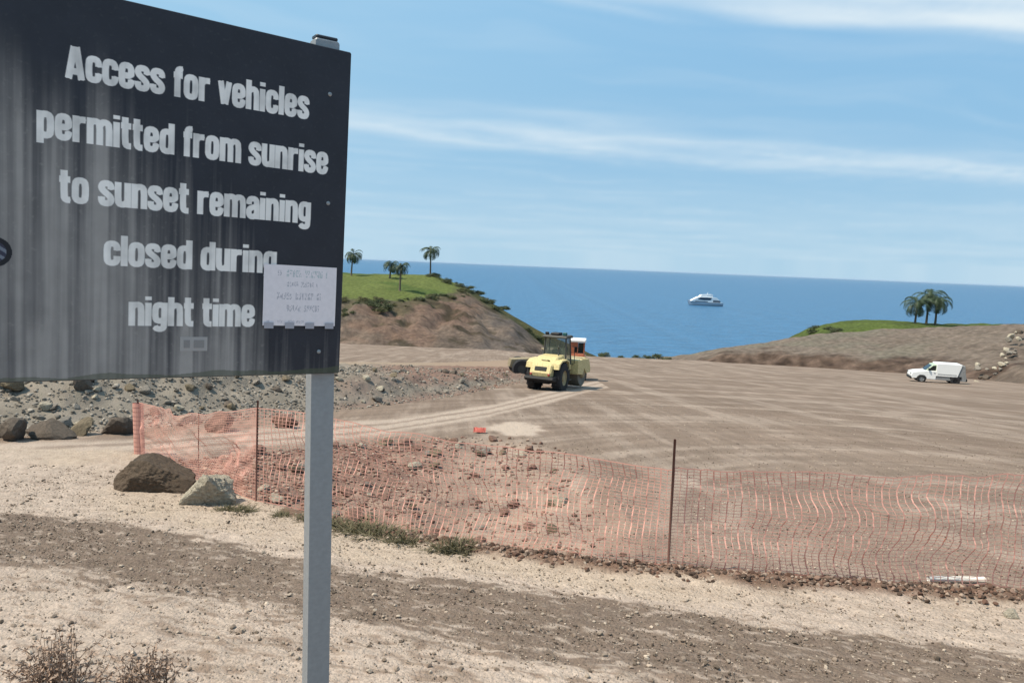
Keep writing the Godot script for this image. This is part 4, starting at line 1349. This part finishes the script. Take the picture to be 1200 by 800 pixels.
func build_van() -> void:
	# side profile along z: front towards -z; turned so that the front points to -x
	var d := 61.5
	var at := at_depth(1097, 448, d)
	at.y = ground(at.x, d) - 0.03
	var t := thing("van", "white panel van with a raised square body parked below the earth mound", "van", at, PI / 2 - 0.30)
	var st := begin()
	slab(st, pv([-2.02, 0.36, -2.06, 0.62, -1.98, 0.84, -1.70, 0.93, -1.02, 1.02, -0.95, 1.06, -0.18, 1.06, -0.18, 0.34, -0.80, 0.34, -0.86, 0.52, -1.02, 0.68, -1.24, 0.74, -1.46, 0.68, -1.62, 0.52, -1.68, 0.36]), -0.80, 0.80, 0.06)
	var body := part("body", done(st), M.white_paint, t)
	st = begin()
	slab(st, pv([-1.00, 1.02, -0.46, 1.56, -0.16, 1.60, -0.16, 1.02]), -0.70, 0.70, 0.06)
	var cabin := part("cabin", done(st), M.van_green, body)
	for s in [-1.0, 1.0]:
		st = begin()
		slab(st, pv([-0.84, 1.08, -0.46, 1.47, -0.24, 1.50, -0.24, 1.08]), s * 0.706 - 0.008, s * 0.706 + 0.008, 0.002)
		part("window", done(st), M.dark_glass, cabin)
	st = begin()
	quad(st, Vector3(-0.58, 1.075, -0.985), Vector3(0.58, 1.075, -0.985), Vector3(0.54, 1.52, -0.535), Vector3(-0.54, 1.52, -0.535))
	part("windscreen", done(st), M.dark_glass, cabin)
	st = begin()
	slab(st, pv([-0.20, 0.66, -0.20, 1.66, -0.12, 1.70, 1.62, 1.70, 1.66, 1.66, 1.36, 0.66]), -0.83, 0.83, 0.03)
	part("cargo_box", done(st), M.white_paint, t)
	st = begin()
	slab(st, pv([1.37, 0.62, 1.67, 1.66, 1.86, 1.62, 2.02, 0.62]), -0.78, 0.78, 0.04)
	part("tailgate", done(st), M.machine_pale_grey, t)
	part("sill", block_mesh(Vector3(-0.78, 0.34, -0.16), Vector3(0.78, 0.65, 2.02), 0.03), M.machine_pale_grey, t)
	part("bumper", block_mesh(Vector3(-0.79, 0.30, -2.10), Vector3(0.79, 0.50, -1.96), 0.04), M.black, t)
	part("bumper", block_mesh(Vector3(-0.79, 0.34, 2.0), Vector3(0.79, 0.58, 2.10), 0.04), M.black, t)
	for s in [-1.0, 1.0]:
		wheel(t, Vector3(s * 0.71, 0.34, -1.24), 0.34, 0.24, 0.18, M.tyre, M.machine_pale_grey)
		wheel(t, Vector3(s * 0.73, 0.36, 1.22), 0.36, 0.24, 0.18, M.tyre, M.black)
		var door := part("door", block_mesh(Vector3(s * 0.800 - 0.008, 0.40, -0.78), Vector3(s * 0.800 + 0.012, 1.04, -0.22), 0.006), M.white_paint, body)
		part("handle", block_mesh(Vector3(s * 0.815 - 0.01, 0.86, -0.38), Vector3(s * 0.815 + 0.01, 0.90, -0.26), 0.004), M.black, door)
		part("rubbing_strip", block_mesh(Vector3(s * 0.832 - 0.008, 0.80, -0.10), Vector3(s * 0.832 + 0.008, 0.85, 1.30), 0.004), M.machine_pale_grey, t)
		part("headlamp", block_mesh(Vector3(s * 0.62 - 0.12, 0.66, -2.075), Vector3(s * 0.62 + 0.12, 0.82, -1.98), 0.03), M.glass, body)
		part("mirror", block_mesh(Vector3(s * 0.86 - 0.08, 1.08, -0.82), Vector3(s * 0.86 + 0.08, 1.28, -0.70), 0.03), M.black, body)
		part("wheel_arch", block_mesh(Vector3(s * 0.795 - 0.01, 0.50, 0.82), Vector3(s * 0.795 + 0.01, 0.72, 1.66), 0.005), M.black, t)

func build_yacht() -> void:
	var r := ray(826, 358)
	var k := (SEA_LEVEL - EYE.y) / r.y
	var at := EYE + r * k
	at.y = SEA_LEVEL
	var len := 41.0 / FOCAL * -at.z * 1.02
	var t := thing("yacht", "white motor yacht with dark windows anchored on the blue sea", "yacht", at, 0.10)
	# hull: sections along x, bow at -x
	var st := begin()
	var prev := PackedVector3Array()
	for i in 15:
		var s := i / 14.0
		var x := (s - 0.5) * len
		var half := 4.6 * pow(sin(PI * clampf(s * 0.62 + 0.02, 0.0, 1.0)), 0.75)
		var deck := lerpf(5.4, 3.4, smoothstep(0.0, 0.7, s))
		var rake := (1.0 - s) * (1.0 - s) * 2.2
		var ring := PackedVector3Array([Vector3(x, deck, -half), Vector3(x + rake * 0.6, 1.2, -half * 0.8), Vector3(x + rake, -0.8, -half * 0.4), Vector3(x + rake, -0.8, half * 0.4), Vector3(x + rake * 0.6, 1.2, half * 0.8), Vector3(x, deck, half)])
		if i > 0:
			for j in 5: quad(st, prev[j], prev[j + 1], ring[j + 1], ring[j])
			quad(st, prev[5], prev[0], ring[0], ring[5])
		if i == 14:
			quad(st, ring[0], ring[1], ring[4], ring[5])
			quad(st, ring[1], ring[2], ring[3], ring[4])
		prev = ring
	var hull := part("hull", done(st), M.yacht_hull, t)
	var turn := Transform3D(Basis(Vector3.UP, -PI / 2), Vector3.ZERO)   # profile's first coordinate becomes -x
	var L := len
	st = begin()
	slab(st, pv([0.44 * L, 4.6, 0.40 * L, 5.8, 0.22 * L, 9.4, -0.02 * L, 10.0, -0.30 * L, 8.6, -0.36 * L, 7.0, -0.44 * L, 3.6, 0.30 * L, 3.6]), -3.6, 3.6, 0.5, turn)
	var house := part("superstructure", done(st), M.yacht_white, t)
	st = begin()
	slab(st, pv([0.20 * L, 9.0, 0.14 * L, 11.6, -0.16 * L, 12.2, -0.20 * L, 11.4, -0.20 * L, 8.4]), -2.8, 2.8, 0.4, turn)
	part("flybridge", done(st), M.yacht_white, house)
	for s in [-1.0, 1.0]:
		st = begin()
		slab(st, pv([0.25 * L, 6.6, 0.17 * L, 8.6, -0.16 * L, 8.6, -0.13 * L, 6.2, 0.06 * L, 5.9]), s * 3.62 - 0.05, s * 3.62 + 0.05, 0.01, turn)
		part("window", done(st), M.yacht_glass, house)
		st = begin()
		slab(st, pv([0.34 * L, 4.0, 0.30 * L, 4.9, -0.05 * L, 4.7, -0.05 * L, 4.0]), s * 3.62 - 0.05, s * 3.62 + 0.05, 0.01, turn)
		part("window", done(st), M.yacht_glass, house)
		st = begin()
		slab(st, pv([-0.20 * L, 4.2, -0.20 * L, 6.0, -0.40 * L, 5.8, -0.42 * L, 4.2]), s * 3.62 - 0.05, s * 3.62 + 0.05, 0.01, turn)
		part("window", done(st), M.yacht_glass, house)
	st = begin()
	tube(st, PackedVector3Array([Vector3(0.05 * L, 12.0, 0), Vector3(0.08 * L, 15.0, 0)]), PackedFloat32Array([0.3, 0.12]), 6)
	part("mast", done(st), M.yacht_white, house)

# ---------------------------------------------------------------- materials
func noise_tex(seed_v: int, freq: float, octaves: int, ramp_lo: float, ramp_hi: float, size := 512, normal := false) -> NoiseTexture2D:
	var n := FastNoiseLite.new()
	n.seed = seed_v
	n.noise_type = FastNoiseLite.TYPE_SIMPLEX_SMOOTH
	n.frequency = freq
	n.fractal_octaves = octaves
	n.fractal_gain = 0.6
	var t := NoiseTexture2D.new()
	t.width = size
	t.height = size
	t.seamless = true
	t.noise = n
	if normal:
		t.as_normal_map = true
		t.bump_strength = ramp_lo
	else:
		var g := Gradient.new()
		g.set_color(0, Color(ramp_lo, ramp_lo, ramp_lo))
		g.set_color(1, Color(ramp_hi, ramp_hi, ramp_hi))
		t.color_ramp = g
	return t

func mat(r: float, g: float, b: float, rough := 0.8, spec := 0.4) -> StandardMaterial3D:
	var m := StandardMaterial3D.new()
	m.albedo_color = Color(r, g, b).linear_to_srgb()
	m.roughness = rough
	m.metallic_specular = spec
	return m

func grained(m: StandardMaterial3D, tex: Texture2D, scale: float, bump: Texture2D = null, depth := 0.0) -> StandardMaterial3D:
	m.albedo_texture = tex
	m.uv1_triplanar = true
	m.uv1_world_triplanar = true
	m.uv1_scale = Vector3.ONE * scale
	if bump:
		m.heightmap_enabled = true
		m.heightmap_texture = bump
		m.heightmap_scale = depth
	return m

func build_materials() -> void:
	var speck := noise_tex(3, 0.045, 5, 0.76, 1.0, 1024)
	var lumps := noise_tex(5, 0.05, 5, 0.0, 1.0, 1024)
	var coarse := noise_tex(9, 0.02, 5, 0.6, 1.0, 512)
	var d := mat(1, 1, 1, 0.95, 0.2)
	d.albedo_color = Color(1, 1, 1)
	d.vertex_color_use_as_albedo = true
	M.dirt = grained(d, speck, 0.47, lumps, 1.8)
	var h := mat(1, 1, 1, 0.95, 0.2)
	h.albedo_color = Color(1, 1, 1)
	h.vertex_color_use_as_albedo = true
	M.hillside = grained(h, coarse, 0.09, lumps, 12.0)
	var gr := mat(1, 1, 1, 0.9, 0.25)
	gr.vertex_color_use_as_albedo = true
	M.gravel = gr
	M.rock_dark = grained(mat(0.190, 0.148, 0.115, 0.85), coarse, 1.6, lumps, 2.0)
	M.rock_brown = grained(mat(0.185, 0.130, 0.088, 0.85), coarse, 1.6, lumps, 2.5)
	M.rock_pale = grained(mat(0.70, 0.61, 0.47, 0.9), coarse, 1.9, lumps, 2.5)
	M.rock_grey = grained(mat(0.37, 0.325, 0.275, 0.9), coarse, 1.8, lumps, 2.0)
	M.rock_earth = grained(mat(0.30, 0.235, 0.155, 0.9), coarse, 1.8, lumps, 2.0)
	M.rock_red = grained(mat(0.36, 0.215, 0.160, 0.9), coarse, 1.8, lumps, 2.0)
	var w := mat(0.038, 0.150, 0.300, 0.32, 0.32)
	w.albedo_texture = noise_tex(22, 0.012, 4, 0.80, 1.0, 512)
	w.normal_enabled = true
	w.normal_texture = noise_tex(21, 0.03, 4, 6.0, 0.0, 512, true)
	w.normal_scale = 1.0
	w.uv1_triplanar = true
	w.uv1_world_triplanar = true
	w.uv1_scale = Vector3(0.006, 0.006, 0.016)
	M.water = w
	M.palm_trunk = mat(0.12, 0.095, 0.07, 0.9)
	M.palm_leaf = mat(0.038, 0.058, 0.026, 0.55)
	M.palm_leaf.backlight_enabled = true
	M.palm_leaf.backlight = Color(0.10, 0.14, 0.04)
	M.scrub = mat(0.075, 0.090, 0.038, 0.7)
	M.scrub_dry = mat(0.130, 0.125, 0.055, 0.8)
	M.weed = mat(0.105, 0.090, 0.050, 0.85)
	M.weed.backlight_enabled = true
	M.weed.backlight = Color(0.16, 0.16, 0.07)
	M.twig = mat(0.20, 0.135, 0.10, 0.9)
	M.dry_leaf = mat(0.36, 0.255, 0.19, 0.9)
	M.net = mat(0.64, 0.34, 0.275, 0.7)
	M.net.backlight_enabled = true
	M.net.backlight = Color(0.50, 0.27, 0.21)
	M.rust = grained(mat(0.21, 0.10, 0.078, 0.9), coarse, 6.0)
	M.galvanised = grained(mat(0.30, 0.315, 0.33, 0.55, 0.5), noise_tex(31, 0.02, 4, 0.90, 1.0), 3.0)
	M.galvanised.metallic = 0.25
	M.sign_edge = mat(0.035, 0.042, 0.055, 0.5)
	M.sticker = mat(0.36, 0.335, 0.325, 0.7)
	M.sticker_print = mat(0.24, 0.225, 0.22, 0.7)
	M.tape = mat(0.35, 0.34, 0.38, 0.4)
	M.white_plastic = mat(0.72, 0.68, 0.62, 0.45)
	M.red_plastic = mat(0.42, 0.09, 0.065, 0.6)
	var dust := noise_tex(41, 0.02, 4, 0.7, 1.0)
	M.machine_yellow = grained(mat(0.86, 0.70, 0.34, 0.45), dust, 0.9)
	M.loader_dirty = grained(mat(0.36, 0.29, 0.185, 0.8), dust, 1.2)
	M.machine_dirty = grained(mat(0.50, 0.40, 0.23, 0.75), dust, 1.2)
	M.machine_pale_grey = grained(mat(0.34, 0.34, 0.34, 0.5), dust, 0.9)
	M.drum = grained(mat(0.20, 0.165, 0.12, 0.6, 0.5), dust, 1.6)
	M.tyre = grained(mat(0.035, 0.034, 0.036, 0.85), dust, 2.0)
	M.black = mat(0.012, 0.012, 0.013, 0.6)
	M.dark_grey = mat(0.06, 0.06, 0.055, 0.6)
	M.teal = mat(0.02, 0.09, 0.09, 0.5)
	M.lamp_red = mat(0.35, 0.03, 0.02, 0.3)
	M.orange = grained(mat(0.50, 0.155, 0.075, 0.5), dust, 1.2)
	M.white_paint = mat(0.80, 0.80, 0.79, 0.35)
	M.van_green = mat(0.42, 0.50, 0.38, 0.35)
	M.dark_glass = mat(0.012, 0.016, 0.018, 0.08, 0.5)
	var gl := mat(0.10, 0.13, 0.12, 0.05, 0.5)
	gl.transparency = BaseMaterial3D.TRANSPARENCY_ALPHA
	gl.albedo_color.a = 0.45
	M.glass = gl
	M.yacht_white = mat(0.72, 0.74, 0.76, 0.4)
	M.yacht_hull = mat(0.42, 0.47, 0.54, 0.4)
	M.yacht_glass = mat(0.015, 0.03, 0.06, 0.15)

# ---------------------------------------------------------------- sky: clear air with thin streaks of cirrus on a high plane
func sky_image() -> Image:
	var w := 2048
	var h := 1024
	var im := Image.create(w, h, false, Image.FORMAT_RGBF)
	var streak := FastNoiseLite.new()
	streak.seed = 77
	streak.frequency = 1.0
	streak.fractal_octaves = 5
	var veil := FastNoiseLite.new()
	veil.seed = 12
	veil.frequency = 1.0
	veil.fractal_octaves = 4
	for j in h:
		var el := (0.5 - (j + 0.5) / h) * PI
		if el < -0.01:
			for i in w: im.set_pixel(i, j, Color(0.43, 0.60, 0.77))
			continue
		var e := maxf(el, 0.002)
		var up := sin(e)
		var air := Vector3(0.375, 0.555, 0.725).lerp(Vector3(0.255, 0.465, 0.700), smoothstep(0.0, 0.19, up))
		air = air.lerp(Vector3(0.215, 0.430, 0.700), smoothstep(0.15, 0.40, up)).lerp(Vector3(0.135, 0.275, 0.52), smoothstep(0.32, 1.0, up))
		var reach := cos(e) / maxf(up, 0.02)
		for i in w:
			var az := TAU * (i + 0.5) / w
			var px := sin(az) * reach
			var pz := cos(az) * reach
			# long wind-drawn bands; the axis of the streaks runs a little away to the right
			var across := pz - 0.20 * px
			var along := px + 0.20 * pz
			var warp := veil.get_noise_2d(along * 0.20, across * 0.3) * 1.1
			var f := streak.get_noise_2d(along * 0.24 + 5.0, (across + warp) * 0.95)
			var g := streak.get_noise_2d(along * 0.5 + 31.0, (across + warp * 0.6) * 2.4)
			var band := exp(-pow((across - 5.85 + 0.5 * warp) / 0.72, 2.0)) * (0.60 + 0.5 * g)
			var band2 := smoothstep(3.0, 2.55, across + 0.35 * warp - 0.12 * g + 0.05 * along) * smoothstep(-0.3, 0.5, along + 0.6 * f) * (0.75 + 0.6 * g)
			band2 *= smoothstep(1.2, 2.2, across)
			var cover := clampf(maxf(0.0, band) * 0.62 + maxf(0.0, band2) * 1.0 + maxf(0.0, f - 0.02) * lerpf(0.22, 1.1, smoothstep(0.25, 0.6, up)) + maxf(0.0, g) * 0.06, 0.0, 0.85)
			cover *= smoothstep(0.0, 0.07, up)
			cover += 0.20 * smoothstep(0.14, 0.03, up) * (0.5 + veil.get_noise_2d(along * 0.1, across * 0.25))
			# the air brightens towards the sun, which stands high at the left
			var near_sun := clampf(0.7 * (sin(az) * cos(e) * -0.50 + up * 0.85 - cos(az) * cos(e) * 0.12 + 0.05), 0.0, 1.0)
			var c := air.lerp(Vector3(0.47, 0.70, 0.86), near_sun).lerp(Vector3(0.72, 0.79, 0.86), cover)
			im.set_pixel(i, j, Color(c.x * 1.02, c.y * 1.02, c.z * 0.97))
	return im

func _ready() -> void:
	rng.seed = 20240611
	for n in [[noise_big, 11, 0.02, 3], [noise_mid, 23, 0.035, 4], [noise_fine, 37, 0.05, 4]]:
		n[0].seed = n[1]
		n[0].noise_type = FastNoiseLite.TYPE_SIMPLEX_SMOOTH
		n[0].frequency = n[2]
		n[0].fractal_octaves = n[3]
	# camera
	var cam := Camera3D.new()
	cam.name = "camera"
	cam.fov = rad_to_deg(2.0 * atan(400.0 / FOCAL))
	cam.near = 0.1
	cam.far = 100000.0
	cam.position = EYE
	cam_basis = Basis(Vector3.RIGHT, PITCH) * Basis(Vector3.BACK, ROLL)
	cam.basis = cam_basis
	add_child(cam)
	cam.current = true
	# sky, exposure
	var pano := PanoramaSkyMaterial.new()
	pano.panorama = ImageTexture.create_from_image(sky_image())
	var sky := Sky.new()
	sky.sky_material = pano
	var env := Environment.new()
	env.background_mode = Environment.BG_SKY
	env.sky = sky
	env.tonemap_mode = Environment.TONE_MAPPER_LINEAR
	env.tonemap_exposure = 1.15
	env.sdfgi_enabled = true
	env.ssao_enabled = true
	env.ssil_enabled = true
	env.fog_enabled = true
	env.fog_density = 0.00002
	env.fog_light_color = Color(0.80, 0.88, 0.96)
	var we := WorldEnvironment.new()
	we.name = "world"
	we.environment = env
	add_child(we)
	# sun: high, from the left and a little beyond the scene
	var sun := DirectionalLight3D.new()
	sun.name = "sun"
	sun.light_energy = 1.6
	sun.light_color = Color(1.0, 0.955, 0.88)
	sun.light_angular_distance = 0.5
	sun.shadow_enabled = true
	add_child(sun)
	sun.look_at_from_position(Vector3.ZERO, -Vector3(-0.50, 0.85, 0.12), Vector3.UP)
	build_materials()
	# land and water
	build_ground()
	build_hill()
	build_mound()
	build_headland()
	build_sea()
	# things
	build_sign()
	build_roller()
	build_loader()
	build_dumper()
	build_van()
	build_yacht()
	build_fence()
	build_rocks()
	build_plants()
